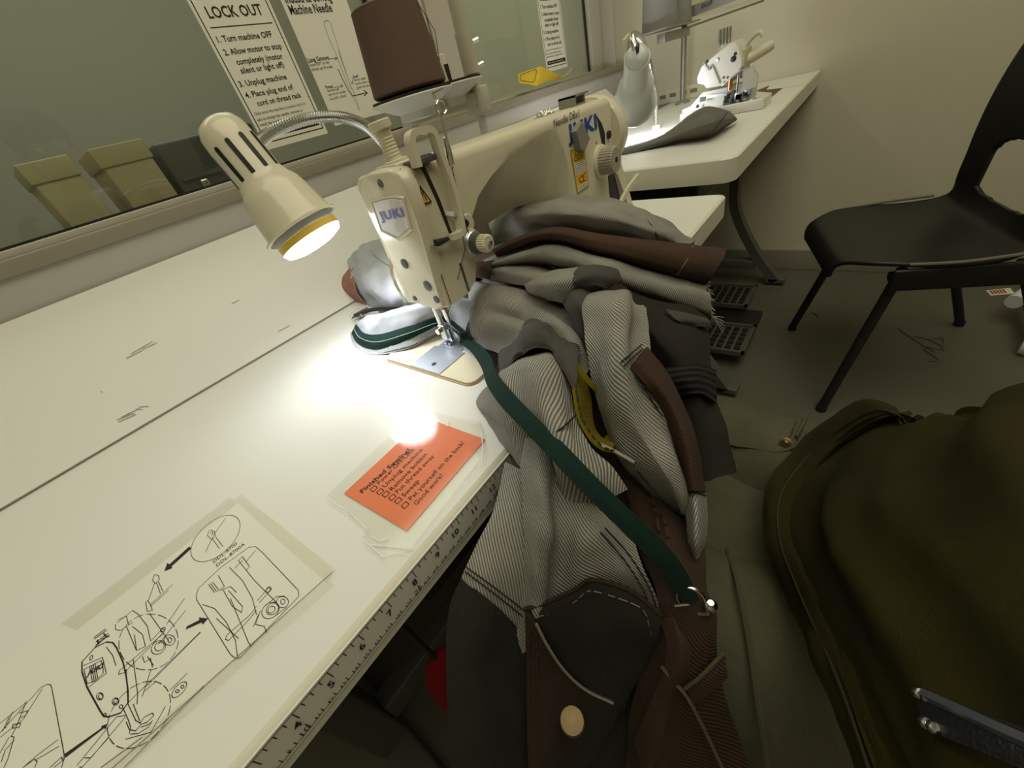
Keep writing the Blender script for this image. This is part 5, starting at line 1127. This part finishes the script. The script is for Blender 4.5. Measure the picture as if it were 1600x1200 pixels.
pl_ = fx([(1160, 108), (1176, 104), (1184, 118), (1180, 150), (1172, 160), (1160, 150)], XO + .002); b = MB().prism(pl_, (.012, 0, 0)); b.build('clear_guard', mat('milky_plastic', (.50, .49, .42), .2), ovl)
MB().rect_sweep([U(1100, 152, 'x', XO - .021), U(1136, 147, 'x', XO - .021)], (0, 0, 1), .007, .002).build('gauge_strip', M_steel, ovl)
MB().box(tuple(U(1098, 155, 'x', XO - .024) - V((.002, .008, .006))), tuple(U(1098, 155, 'x', XO - .024) + V((.002, .008, .006)))).build('switch_block', M_dark, ovl)

# thread stand of the second table
pb = U(1066.5, 157, 'x', 2.24); PX2, PY2 = 2.24, pb.y
s2 = thing('thread_stand', 'grey metal thread stand in the corner of the second table, holding grey cones', 'thread stand', (PX2, PY2, ZT2))
ztop = U(1068, 58, 'x', PX2).z
MB().cyl((PX2, PY2, ZT2), (PX2, PY2, 1.0), .011, seg=16).build('pole', M_greymetal, s2)
MB().lathe((PX2, PY2, ZT2), (0, 0, 1), [(.03, 0), (.03, .006), (.014, .012)], 20).build('pole_foot', M_greymetal, s2)
c0 = U(1006, 50, 'y', PY2 + .05); plate = [U(1000, 50, 'z', .315), U(1075, 37, 'z', .315)]
zt = ztop + .035
b = MB(); b.box((PX2 - .36, PY2 - .055, zt), (PX2 + .02, PY2 + .07, zt + .004), .001); b.build('cone_plate', M_greymetal, s2)
b = MB(); b.box((PX2 - .25, PY2 - .015, zt - .035), (PX2 + .02, PY2 + .015, zt - .008), .002); b.build('plate_arm', M_greymetal, s2)
MB().rect_sweep([(PX2, PY2, zt - .01), (PX2 + .06, PY2 - .12, zt - .005), (PX2 + .10, PY2 - .25, zt + .0)], (0, 0, 1), .006, .004).build('guide_rod', M_chrome, s2)
b = MB().rect_sweep([U(1076, 20, 'x', PX2 - .02), U(1165, -14, 'x', PX2 - .02)], (0, 0, 1), .032, .014); b.build('upper_guide_bar', M_greymetal, s2)
b = MB(); p = U(1110, 5, 'x', PX2 - .03); b.tube([p + V((0, .03, .0)), p, p + V((0, -.01, .03))], .005, 8); b.build('bar_hook', M_dark, s2)
M_gt = mat('grey_thread_wind', (.30, .30, .28), .7, bump=.3, bump_scale=400)
for (dx, lab) in ((-.235, 'grey thread cone on the far stand, left and nearer the window'), (-.085, 'grey thread cone on the far stand, right of its twin, nearer the pole')):
    t = thing('thread_cone', lab, 'thread cone', (PX2 + dx, PY2 + .01, zt + .004), 'grey cones on the far stand')
    MB().lathe((PX2 + dx, PY2 + .01, zt + .0045), (0, 0, 1), [(.060, 0), (.061, .003), (.052, .145), (.047, .15), (.02, .152)], 36).build('thread_winding', M_gt, t)
    MB().lathe((PX2 + dx, PY2 + .01, zt + .0045), (0, 0, 1), [(.020, .148), (.018, .175)], 20).build('cone_core', M_plastic, t)

# grey cloth on the second table
gs = thing('cloth_scrap', 'curled grey cloth scrap with one dark seam on the second table, before the overlock machine', 'cloth scrap', (1.4, .16, ZT2))
z_ = ZT2 + .003
rows = [[U(966, 242, 'z', z_), U(1012, 233, 'z', z_), U(1060, 222, 'z', z_), U(1106, 215, 'z', z_), U(1130, 202, 'z', z_), U(1152, 187, 'z', z_ + .004)],
        [U(968, 236, 'z', z_ + .006), U(1010, 227, 'z', z_ + .010), U(1056, 212, 'z', z_ + .022), U(1098, 194, 'z', z_ + .04), U(1126, 186, 'z', z_ + .04), U(1150, 183, 'z', z_ + .02)],
        [U(972, 232, 'z', z_ + .002), U(1008, 223, 'z', z_ + .010), U(1046, 206, 'z', z_ + .024), U(1080, 180, 'z', z_ + .045), U(1108, 168, 'z', z_ + .05), U(1142, 176, 'z', z_ + .03)],
        [U(985, 226, 'z', z_), U(1016, 218, 'z', z_), U(1052, 202, 'z', z_ + .006), U(1086, 178, 'z', z_ + .015), U(1112, 170, 'z', z_ + .02), U(1140, 178, 'z', z_ + .01)]]
sheet('cloth', rows, T_scrap, gs, .002, 8, .0015)
stitches('seam', [[U(1106, 213, 'z', z_ + .008), U(1122, 195, 'z', z_ + .036), U(1136, 176, 'z', z_ + .04)]], M_line, gs, .0012)
# power strip along the end wall
pw = thing('power_strip', 'cream power strip with sockets fixed along the end wall behind the overlock machine', 'power strip', (XR - .03, .5, ZT2))
MB().box((XR - .045, .30, ZT2 + .0005), (XR - .001, .63, ZT2 + .05), .004).build('strip_body', M_plastic, pw)
for k in range(4): MB().box((XR - .0465, .44 + k * .045, ZT2 + .022), (XR - .044, .468 + k * .045, ZT2 + .036)).build('socket', mat('socket_grey', (.20, .19, .16), .5), pw)

# ================================================================= BLACK CHAIR
TH_ = math.radians(17.6); CHX, CHY = 1.67, -.425
ch = thing('stacking_chair', 'black plastic stacking chair standing on the concrete floor by the end wall', 'chair', (CHX, CHY, FL), None, TH_)
M_cp = mat('black_chair_plastic', (.012, .0115, .010), .42, spec=.4, bump=.06, bump_scale=600)
SH = .45
prof = [(.284, -.040, .15), (.284, -.016, .158), (.270, .0, .170), (.215, .002, .212), (.12, -.008, .234), (.02, -.012, .230), (-.045, .002, .212), (-.072, .036, .196), (-.082, .080, .184), (-.086, .13, .186), (-.094, .20, .205), (-.106, .28, .218), (-.120, .36, .214), (-.130, .41, .185), (-.134, .425, .15)]
def chair_pt(s, x):
    k = len(prof) - 1; i = min(int(s), k - 1); t = s - i
    g = lambda j: cr(*[prof[min(max(q, 0), k)][j] for q in (i - 1, i, i + 1, i + 2)], t)
    y, z, w_ = g(0), g(1), g(2); back = sm((s - 6) / 2.5)
    ed = abs(x) ** 4
    return V((x * w_, y + back * .035 * (x * x), SH + z + (1 - back) * .016 * ed * sm((s - 1.5) / 2.5)))
NSx, NSs = 40, 168
verts = []; faces = []
for i in range(NSs + 1):
    for j in range(NSx + 1): verts.append(chair_pt(i / NSs * (len(prof) - 1), j / NSx * 2 - 1))
for i in range(NSs):
    for j in range(NSx):
        s = (i + .5) / NSs * (len(prof) - 1); x = (j + .5) / NSx * 2 - 1
        if ((s - 8.6) / 1.15) ** 4 + (x / .62) ** 4 < 1: continue
        a = i * (NSx + 1) + j; faces.append((a, a + 1, a + NSx + 2, a + NSx + 1))
b = MB(); b.add(verts, faces); sh_o = b.build('seat_shell', M_cp, ch, smooth=60)
ms_ = sh_o.modifiers.new('soften', 'SMOOTH'); ms_.iterations = 8; ms_.factor = .5
md = sh_o.modifiers.new('thickness', 'SOLIDIFY'); md.thickness = .010; md.offset = -1
def C_(x, y, z): return V((x, y, z))
for sx in (-1, 1):
    for (y0, y1, n) in ((.155, .245, 'f'), (-.06, -.245, 'b')):
        MB().tube([C_(sx * .185, y0, SH - .022), C_(sx * .19, y0 + (y1 - y0) * .08, SH - .05), C_(sx * .24, y1, .012)], .0125, 14, smooth=4).build('leg', M_black, ch)
        MB().cyl(C_(sx * .24, y1, 0), C_(sx * .24, y1, .018), .0145, seg=14).build('leg_cap', M_black, ch)
    MB().box((sx * .222 - .006, -.07, SH - .052), (sx * .222 + .006, .185, SH + .004), .005).build('side_skirt', M_cp, ch)
    MB().tube([C_(sx * .185, .175, SH - .03), C_(sx * .185, -.08, SH - .03)], .0125, 12).build('side_rail', M_black, ch)
    MB().tube([C_(sx * .222, .16, SH + .016), C_(sx * .232, .07, SH + .018), C_(sx * .222, -.03, SH + .022)], .004, 8, smooth=4).build('seat_edge_bead', mat('edge_highlight', (.16, .15, .11), .4), ch)  # rim bead, coloured paler to paint the bright highlight along the edge

# ================================================================= LITTLE THINGS ON THE FLOOR
def scrap_thread(label, pts, r=.0012):
    t = thing('thread_clipping', label, 'thread clipping', tuple(U(*pts[0][0], 'z', FL)), 'dark thread clippings on the floor'); b = MB()
    for l in pts: MB().tube([U(u, v, 'z', FL + .002) for u, v in l], r, 5, smooth=4).build('thread', M_dark, t)
scrap_thread('tangled dark thread on the floor under the black chair', [[(1402, 512), (1420, 525), (1440, 538), (1460, 550)], [(1430, 525), (1452, 530), (1472, 528), (1470, 545), (1440, 540)], [(1442, 545), (1458, 556), (1466, 562), (1450, 565)], [(1445, 528), (1470, 540), (1474, 548)]])
scrap_thread('short dark thread snippet on the floor between the chair and the treadle', [[(1269, 488), (1274, 491), (1279, 495)]], .002)
tp = thing('paper_tag', 'white paper tag with red stripes on the floor beyond the chair', 'paper tag', tuple(U(1565, 457, 'z', FL)))
q = [U(*p, 'z', FL + .001) for p in ((1540, 454), (1548, 462), (1586, 459), (1578, 450))]
MB().prism(q, (0, 0, .0008)).build('tag_paper', M_paper, tp, smooth=0)
ribbons('red_stripes', [[bil([p + V((0, 0, .0012)) for p in q], .15, .15 + k * .13), bil([p + V((0, 0, .0012)) for p in q], .75, .15 + k * .13)] for k in range(5)], .006, (0, 0, 1), mat('red_print', (.45, .05, .02), .6), tp)
rk = thing('rolling_rack', 'white tubular rack foot with dark caster at the right edge of the floor', 'rack', tuple(U(1612, 520, 'z', FL)))
e0 = U(1584, 472, 'z', FL + .09); e1 = U(1660, 420, 'z', FL + .09)
MB().tube([e0, e1], .022, 16).build('foot_tube', M_white, rk)
c = U(1612, 540, 'z', FL + .03); MB().lathe(c + V((0, -.02, 0)), (0.3, 1, 0), [(.01, 0), (.035, .003), (.038, .02), (.035, .037), (.01, .04)], 24).build('caster_wheel', M_white, rk)
m0 = e0.lerp(e1, .35); MB().tube([m0, c + V((0, 0, .03))], .02, 12).build('caster_fork', M_black, rk)
# red cloth bag hanging in the dark under the table edge
rb = thing('red_bag', 'red cloth bag hanging in the dark below the table edge, left of the overalls', 'bag', tuple(U(690, 1060, 'y', .03)))
cb = U(714, 1062, 'y', .03)
b = MB(); b.loft([[cb + V((.030 * r * math.cos(a), .02 * r * math.sin(a), z)) for a in [2 * math.pi * k / 16 for k in range(16)]] for r, z in ((.1, .070), (.5, .064), (.85, .04), (1, .0), (.95, -.04), (.8, -.07), (.4, -.085), (.1, -.09))]); b.build('bag_body', twill('red_cotton', (.30, .012, .012), (.20, .008, .008), .002, 20), rb, smooth=60)
MB().tube([cb + V((0, 0, .068)), cb + V((.0, .01, .10)), (cb.x, cb.y + .02, -.041)], .003, 8).build('drawstring', M_black, rb)

# ================================================================= THE PERSON SEWING
pr_ = thing('person', 'person in olive jacket and sage trousers seated at the table, overalls across the lap', 'person', (.46, -.50, FL))
M_skin = mat('skin', (.55, .34, .25), .5, spec=.4, noise_amt=.05, noise_scale=30)
def skin_mesh(name, joints, edges, m, parent, sub=2, label=None):
    me = bpy.data.meshes.new(name); me.from_pydata([j[0] for j in joints], edges, []); o = bpy.data.objects.new(name, me); COL.objects.link(o)
    md = o.modifiers.new('skin', 'SKIN'); md.use_smooth_shade = True
    for i, j in enumerate(joints):
        r = j[1] if isinstance(j[1], tuple) else (j[1], j[1]); me.skin_vertices[0].data[i].radius = r; me.skin_vertices[0].data[i].use_root = (i == 0)
    s_ = o.modifiers.new('sub', 'SUBSURF'); s_.levels = sub; s_.render_levels = sub
    dg = bpy.context.evaluated_depsgraph_get(); dg.update(); nm = bpy.data.meshes.new_from_object(o.evaluated_get(dg)); bpy.data.objects.remove(o)
    nm.name = name; off = ORG[parent.name]
    for v_ in nm.vertices: v_.co -= off
    nm.materials.clear(); nm.materials.append(m)
    nm.polygons.foreach_set('use_smooth', [True] * len(nm.polygons))
    ob = bpy.data.objects.new(name, nm); COL.objects.link(ob); ob.parent = parent; ORG[ob.name] = off
    if label: ob['label'] = label
    return ob
MX = .46
J = [((MX, -.50, -.20), (.115, .10)), ((MX, -.50, -.05), (.12, .095)), ((MX, -.50, .12), (.13, .10)), ((MX, -.49, .27), (.10, .075)), ((MX, -.475, .34), .050), ((MX, -.455, .40), (.060, .065)), ((MX, -.43, .47), (.074, .092)), ((MX, -.435, .54), (.068, .085)), ((MX, -.44, .585), (.04, .05)), ((MX, -.335, .455), .012),
     ((MX - .17, -.49, .26), .055), ((.24, -.60, .06), .042), ((.17, -.43, .10), .028), ((.155, -.36, .13), (.02, .034)),
     ((MX + .17, -.49, .26), .055), ((.70, -.54, .03), .042), ((.76, -.50, -.19), .028), ((.765, -.48, -.27), (.02, .034)),
     ((.37, -.48, -.21), .075), ((.335, -.02, -.215), .052), ((.335, .0, -.62), .036), ((.335, .09, -.705), (.034, .026)),
     ((.55, -.48, -.21), .075), ((.60, -.02, -.215), .052), ((.60, .0, -.62), .036), ((.60, .09, -.705), (.034, .026))]
ED = [(0, 1), (1, 2), (2, 3), (3, 4), (4, 5), (5, 6), (6, 7), (7, 8), (6, 9), (3, 10), (10, 11), (11, 12), (12, 13), (3, 14), (14, 15), (15, 16), (16, 17), (0, 18), (18, 19), (19, 20), (20, 21), (0, 22), (22, 23), (23, 24), (24, 25)]
for wrist, base, d, side in ((13, (.155, -.36, .13), V((-.02, .45, .85)), V((1, 0, .05))), (17, (.765, -.48, -.27), V((.03, .2, -1)), V((0, 1, .2)))):
    d = d.normalized()
    for k, (ln_, off) in enumerate(((.060, -.027), (.072, -.009), (.067, .009), (.052, .026))):
        p0 = V(base) + d * .03 + side * off; i = len(J); J += [(tuple(p0), .0095), (tuple(p0 + d * ln_ * .5 + side.cross(d) * .006), .0085), (tuple(p0 + d * ln_ + side.cross(d) * .018), .007)]; ED += [(wrist, i), (i, i + 1), (i + 1, i + 2)]
    p0 = V(base) + side * -.032 + d * .004; i = len(J); J += [(tuple(p0), .0105), (tuple(p0 + side * -.018 + d * .022), .0095), (tuple(p0 + side * -.022 + d * .045), .008)]; ED += [(wrist, i), (i, i + 1), (i + 1, i + 2)]
skin_mesh('body', J, ED, M_skin, pr_)
M_hair = mat('dark_hair', (.04, .025, .015), .6, bump=.4, bump_scale=120)
b = MB(); b.ball((MX, -.455, .535), (.088, .105, .092), 24); b.ball((MX, -.50, .47), (.075, .07, .09), 20); b.build('hair', M_hair, pr_)
for sx in (-1, 1):
    MB().ball((MX + sx * .030, -.352, .487), (.012, .010, .009), 12).build('eye', M_white, pr_); MB().ball((MX + sx * .082, -.43, .47), (.010, .020, .032), 12).build('ear', M_skin, pr_)
MB().rect_sweep([(MX - .024, -.350, .420), (MX, -.340, .418), (MX + .024, -.350, .420)], (0, 0, 1), .010, .008, 4).build('mouth', mat('lips', (.42, .18, .15), .5), pr_)

def tubecloth(name, cs, rs, m, parent, seg=44, wr=.004, ws=14, n=10, folds=None, label=None):
    cs = [V(c) for c in cs]; pts = spline(cs, n); k = len(rs) - 1
    b = MB(); tot = 0; rows = len(pts); t0 = (pts[1] - pts[0]).normalized(); nr = V((1, 0, 0)); nr = (nr - t0 * nr.dot(t0)).normalized()
    for i, p in enumerate(pts):
        t = (pts[min(i + 1, rows - 1)] - pts[max(i - 1, 0)]).normalized(); nr = (nr - t * nr.dot(t)).normalized(); bn = t.cross(nr)
        if i: tot += (p - pts[i - 1]).length
        f = i / (rows - 1) * k; a = min(int(f), k - 1); r = rs[a]; r2 = rs[a + 1]
        r = r if isinstance(r, tuple) else (r, r); r2 = r2 if isinstance(r2, tuple) else (r2, r2); rx = r[0] + (r2[0] - r[0]) * (f - a); ry = r[1] + (r2[1] - r[1]) * (f - a)
        for j in range(seg + 1):
            th = 2 * math.pi * j / seg; q = p + nr * math.cos(th) * rx + bn * math.sin(th) * ry; o = (q - p).normalized()
            d = wr * noise.noise(q * ws) + wr * .5 * noise.noise(q * ws * 2.3)
            if folds: d += folds * math.sin(tot * 75 + 3 * noise.noise(q * 8) + math.cos(th) * 1.5)
            b.uv[len(b.v)] = (th * rx, tot); b.v.append(q + o * d)
    for i in range(rows - 1):
        for j in range(seg): a = i * (seg + 1) + j; b.f.append((a, a + 1, a + seg + 2, a + seg + 1))
    o = b.build(name, m, parent, label, smooth=80)
    md = o.modifiers.new('cloth_thickness', 'SOLIDIFY'); md.thickness = .002; md.offset = -1
    return o
for x0, x1 in ((.375, .338), (.545, .585)):
    tubecloth('trouser_leg', [(x0, -.56, -.215), (x0, -.44, -.212), ((x0 + x1) / 2, -.24, -.210), (x1, -.06, -.210), (x1, .02, -.25), (x1, .03, -.40), (x1, .01, -.66)], [.096, .094, .088, .084, .080, .070, .066], T_trouser, pr_, folds=.0022)
    o = MB(); o.loft([[V((x1 + math.cos(a) * rx, y + math.sin(a) * ry, z)) for a in [2 * math.pi * k / 24 for k in range(24)]] for rx, ry, y, z in ((.045, .13, .06, FL + .001), (.048, .135, .06, FL + .02), (.046, .13, .055, FL + .045), (.040, .09, .03, FL + .075), (.036, .05, .0, FL + .10))]); o.build('shoe', M_black, pr_)
tubecloth('trouser_seat', [(MX, -.60, -.215), (MX, -.56, -.20), (MX, -.52, -.16), (MX, -.50, -.10)], [(.10, .10), (.19, .14), (.19, .13), (.17, .12)], T_trouser, pr_)
sheet('trouser_lap', [[V((x, y, z)) for x, z in ((.36, -.135), (.41, -.150), (.46, -.158), (.51, -.150), (.565, -.135))] for y in (-.10, -.2, -.3, -.42, -.5)], T_trouser, pr_, .003, 8, .005, ws=16)
# seams, pocket edges and rivet of the trousers
def LT(l): return [DT(u, v, h + .0035) for u, v, h in l]
stitches('trouser_seam', [LT([(1120, 688, .003), (1150, 696, .004), (1180, 700, .004), (1212, 706, .004), (1242, 697, .004), (1258, 672, .004)])], T_trouser, pr_, .0022)
stitches('trouser_seam', [LT([(1244, 682, .004), (1254, 664, .004), (1262, 645, .003)])], T_trouser, pr_, .0016)
stitches('trouser_stitching', [LT([(1128, 694, .003), (1160, 700, .003), (1205, 698, .003), (1230, 688, .003), (1246, 655, .003)])], mat('dark_sage_thread', (.04, .04, .025), .8), pr_, .0008, dash=.004)
stitches('trouser_seam', [LT([(1104, 812, .004), (1125, 796, .004), (1150, 798, .004), (1192, 812, .004)]), ], T_trouser, pr_, .002)
stitches('trouser_seam', [LT([(1120, 815, .004), (1150, 900, .004), (1170, 1000, .004), (1185, 1100, .004), (1200, 1200, .004)])], T_trouser, pr_, .0022)
stitches('pocket_seam', [LT([(1148, 812, .003), (1156, 836, .003), (1178, 856, .003)])], T_trouser, pr_, .0014)
c = DT(1228, 692, .0085); MB().lathe(c, (CAM - c), [(.0058, 0), (.006, .0015), (.004, .0022), (.0035, .0014), (.0008, .003)], 20).build('rivet', mat('antique_brass', (.20, .145, .075), .5, metal=.9), pr_, 'small brass rivet')
# olive jacket: body, sleeves, loose front and its hem band
tubecloth('jacket_body', [(MX, -.52, -.15), (MX, -.515, -.05), (MX, -.51, .08), (MX, -.50, .20), (MX, -.49, .28), (MX, -.48, .33)], [(.205, .15), (.205, .15), (.21, .15), (.205, .135), (.15, .10), (.07, .075)], T_olive, pr_, folds=.003)
tubecloth('jacket_sleeve', [(MX - .15, -.49, .27), (MX - .19, -.52, .22), (.24, -.60, .06), (.20, -.51, .085), (.172, -.44, .10)], [.075, .07, .058, .052, .046], T_olive, pr_, folds=.003)
tubecloth('jacket_sleeve', [(MX + .15, -.49, .27), (MX + .19, -.51, .22), (.70, -.54, .03), (.735, -.52, -.08), (.758, -.505, -.18)], [.075, .07, .058, .052, .046], T_olive, pr_, folds=.003)
def jp(rows): return pix(rows, DJ)
sheet('jacket_front', jp([
 [(1378, 1245, -.004), (1310, 1060, .0), (1252, 920, .004), (1222, 835, .006), (1228, 768, .006), (1285, 700, .006), (1340, 662, .004), (1398, 650, .0), (1440, 664, -.02), (1448, 670, -.07)],
 [(1440, 1245, .018), (1372, 1060, .022), (1312, 920, .030), (1278, 838, .034), (1282, 772, .034), (1330, 712, .030), (1382, 678, .022), (1428, 664, .012), (1462, 660, -.008), (1474, 668, -.06)],
 [(1500, 1245, .030), (1440, 1060, .036), (1385, 920, .046), (1348, 842, .050), (1346, 780, .046), (1384, 722, .036), (1424, 688, .024), (1460, 668, .010), (1496, 650, -.010), (1506, 662, -.06)],
 [(1570, 1245, .034), (1520, 1060, .042), (1470, 920, .050), (1436, 840, .052), (1432, 775, .044), (1456, 716, .034), (1484, 680, .022), (1512, 660, .004), (1542, 640, -.018), (1552, 652, -.06)],
 [(1660, 1245, .034), (1620, 1060, .042), (1580, 920, .046), (1550, 835, .046), (1540, 766, .040), (1548, 704, .030), (1560, 664, .018), (1574, 640, -.002), (1594, 612, -.022), (1606, 620, -.06)],
 [(1800, 1245, .03), (1780, 1060, .036), (1750, 920, .04), (1730, 830, .04), (1715, 760, .034), (1712, 690, .024), (1714, 640, .012), (1716, 600, -.004), (1720, 560, -.024), (1730, 570, -.06)]]), T_olive, pr_, .003, 8, .004, label='olive jersey jacket front, creased', ws=13, fold=[(.0042, .105, 1.45, .6), (.0022, .062, 1.15, 0)])
hem = sheet('jacket_hem_band', jp([[(u, v, h + .010) for u, v, h in r] for r in [
 [(1345, 1245, .0), (1282, 1060, .002), (1222, 925, .004), (1192, 838, .004), (1196, 762, .004), (1242, 700, .004), (1300, 648, .002), (1346, 626, .0), (1392, 632, -.004), (1416, 652, -.01)],
 [(1362, 1245, .010), (1298, 1060, .012), (1238, 922, .014), (1208, 836, .015), (1212, 766, .015), (1262, 702, .014), (1318, 656, .012), (1362, 636, .010), (1404, 644, .004), (1420, 658, -.006)],
 [(1395, 1245, .012), (1328, 1060, .014), (1266, 922, .017), (1236, 838, .019), (1242, 772, .019), (1292, 706, .017), (1346, 666, .014), (1386, 650, .010), (1412, 656, .004), (1424, 664, -.008)],
 [(1398, 1245, -.004), (1332, 1060, -.002), (1270, 922, .0), (1240, 840, .002), (1246, 776, .002), (1294, 712, .002), (1348, 672, .0), (1388, 656, -.004), (1414, 660, -.01), (1426, 668, -.02)]]]), T_olive, pr_, .003, 8, .003, label='stitched hem band of the jacket', ws=20)
stitches('hem_stitching', [jp([[(u, v, h + .011) for u, v, h in r] for r in [[(1372, 1245, .0125), (1308, 1060, .0148), (1247, 922, .017), (1217, 837, .018), (1222, 768, .018), (1272, 704, .017), (1328, 660, .015), (1370, 641, .012), (1406, 649, .006)]]])[0]], mat('dark_olive_thread', (.03, .026, .008), .8), pr_, .0009)
# black strap with rivets across the jacket
sheet('belt_strap', jp([[(1426, 1072, .048), (1500, 1100, .056), (1560, 1122, .06), (1680, 1168, .06)], [(1434, 1102, .052), (1500, 1130, .06), (1560, 1156, .064), (1680, 1205, .064)], [(1446, 1140, .048), (1500, 1162, .056), (1560, 1186, .06), (1680, 1236, .06)]]), mat('black_webbing', (.016, .017, .019), .45, bump=.3, bump_scale=500), pr_, .003, 8, .0005, label='black strap')
stitches('strap_highlight', [jp([[(1445, 1085, .056), (1505, 1112, .062), (1560, 1138, .066), (1680, 1190, .066)]])[0]], mat('highlight_grey', (.10, .105, .12), .4), pr_, .0022)  # paler line laid on the strap as a painted highlight
for (u, v) in ((1436, 1084), (1449, 1090), (1447, 1130), (1459, 1137)):
    c = DJ(u, v, .055); MB().ball(c, .0024, 10).build('strap_rivet', M_chrome, pr_)
# the stool the person sits on
st = thing('work_stool', 'dark work stool under the seated person', 'stool', (MX, -.56, FL))
b = MB(); b.lathe((MX, -.56, FL + .43), (0, 0, 1), [(.17, -.045), (.185, -.035), (.185, -.012), (.175, 0), (.02, .002)], 32); b.build('seat', M_black, st)
for a in (45, 135, 225, 315):
    x, y = math.cos(math.radians(a)), math.sin(math.radians(a)); MB().tube([(MX + x * .12, -.56 + y * .12, FL + .39), (MX + x * .18, -.56 + y * .18, FL)], .012, 10).build('leg', M_dark, st)
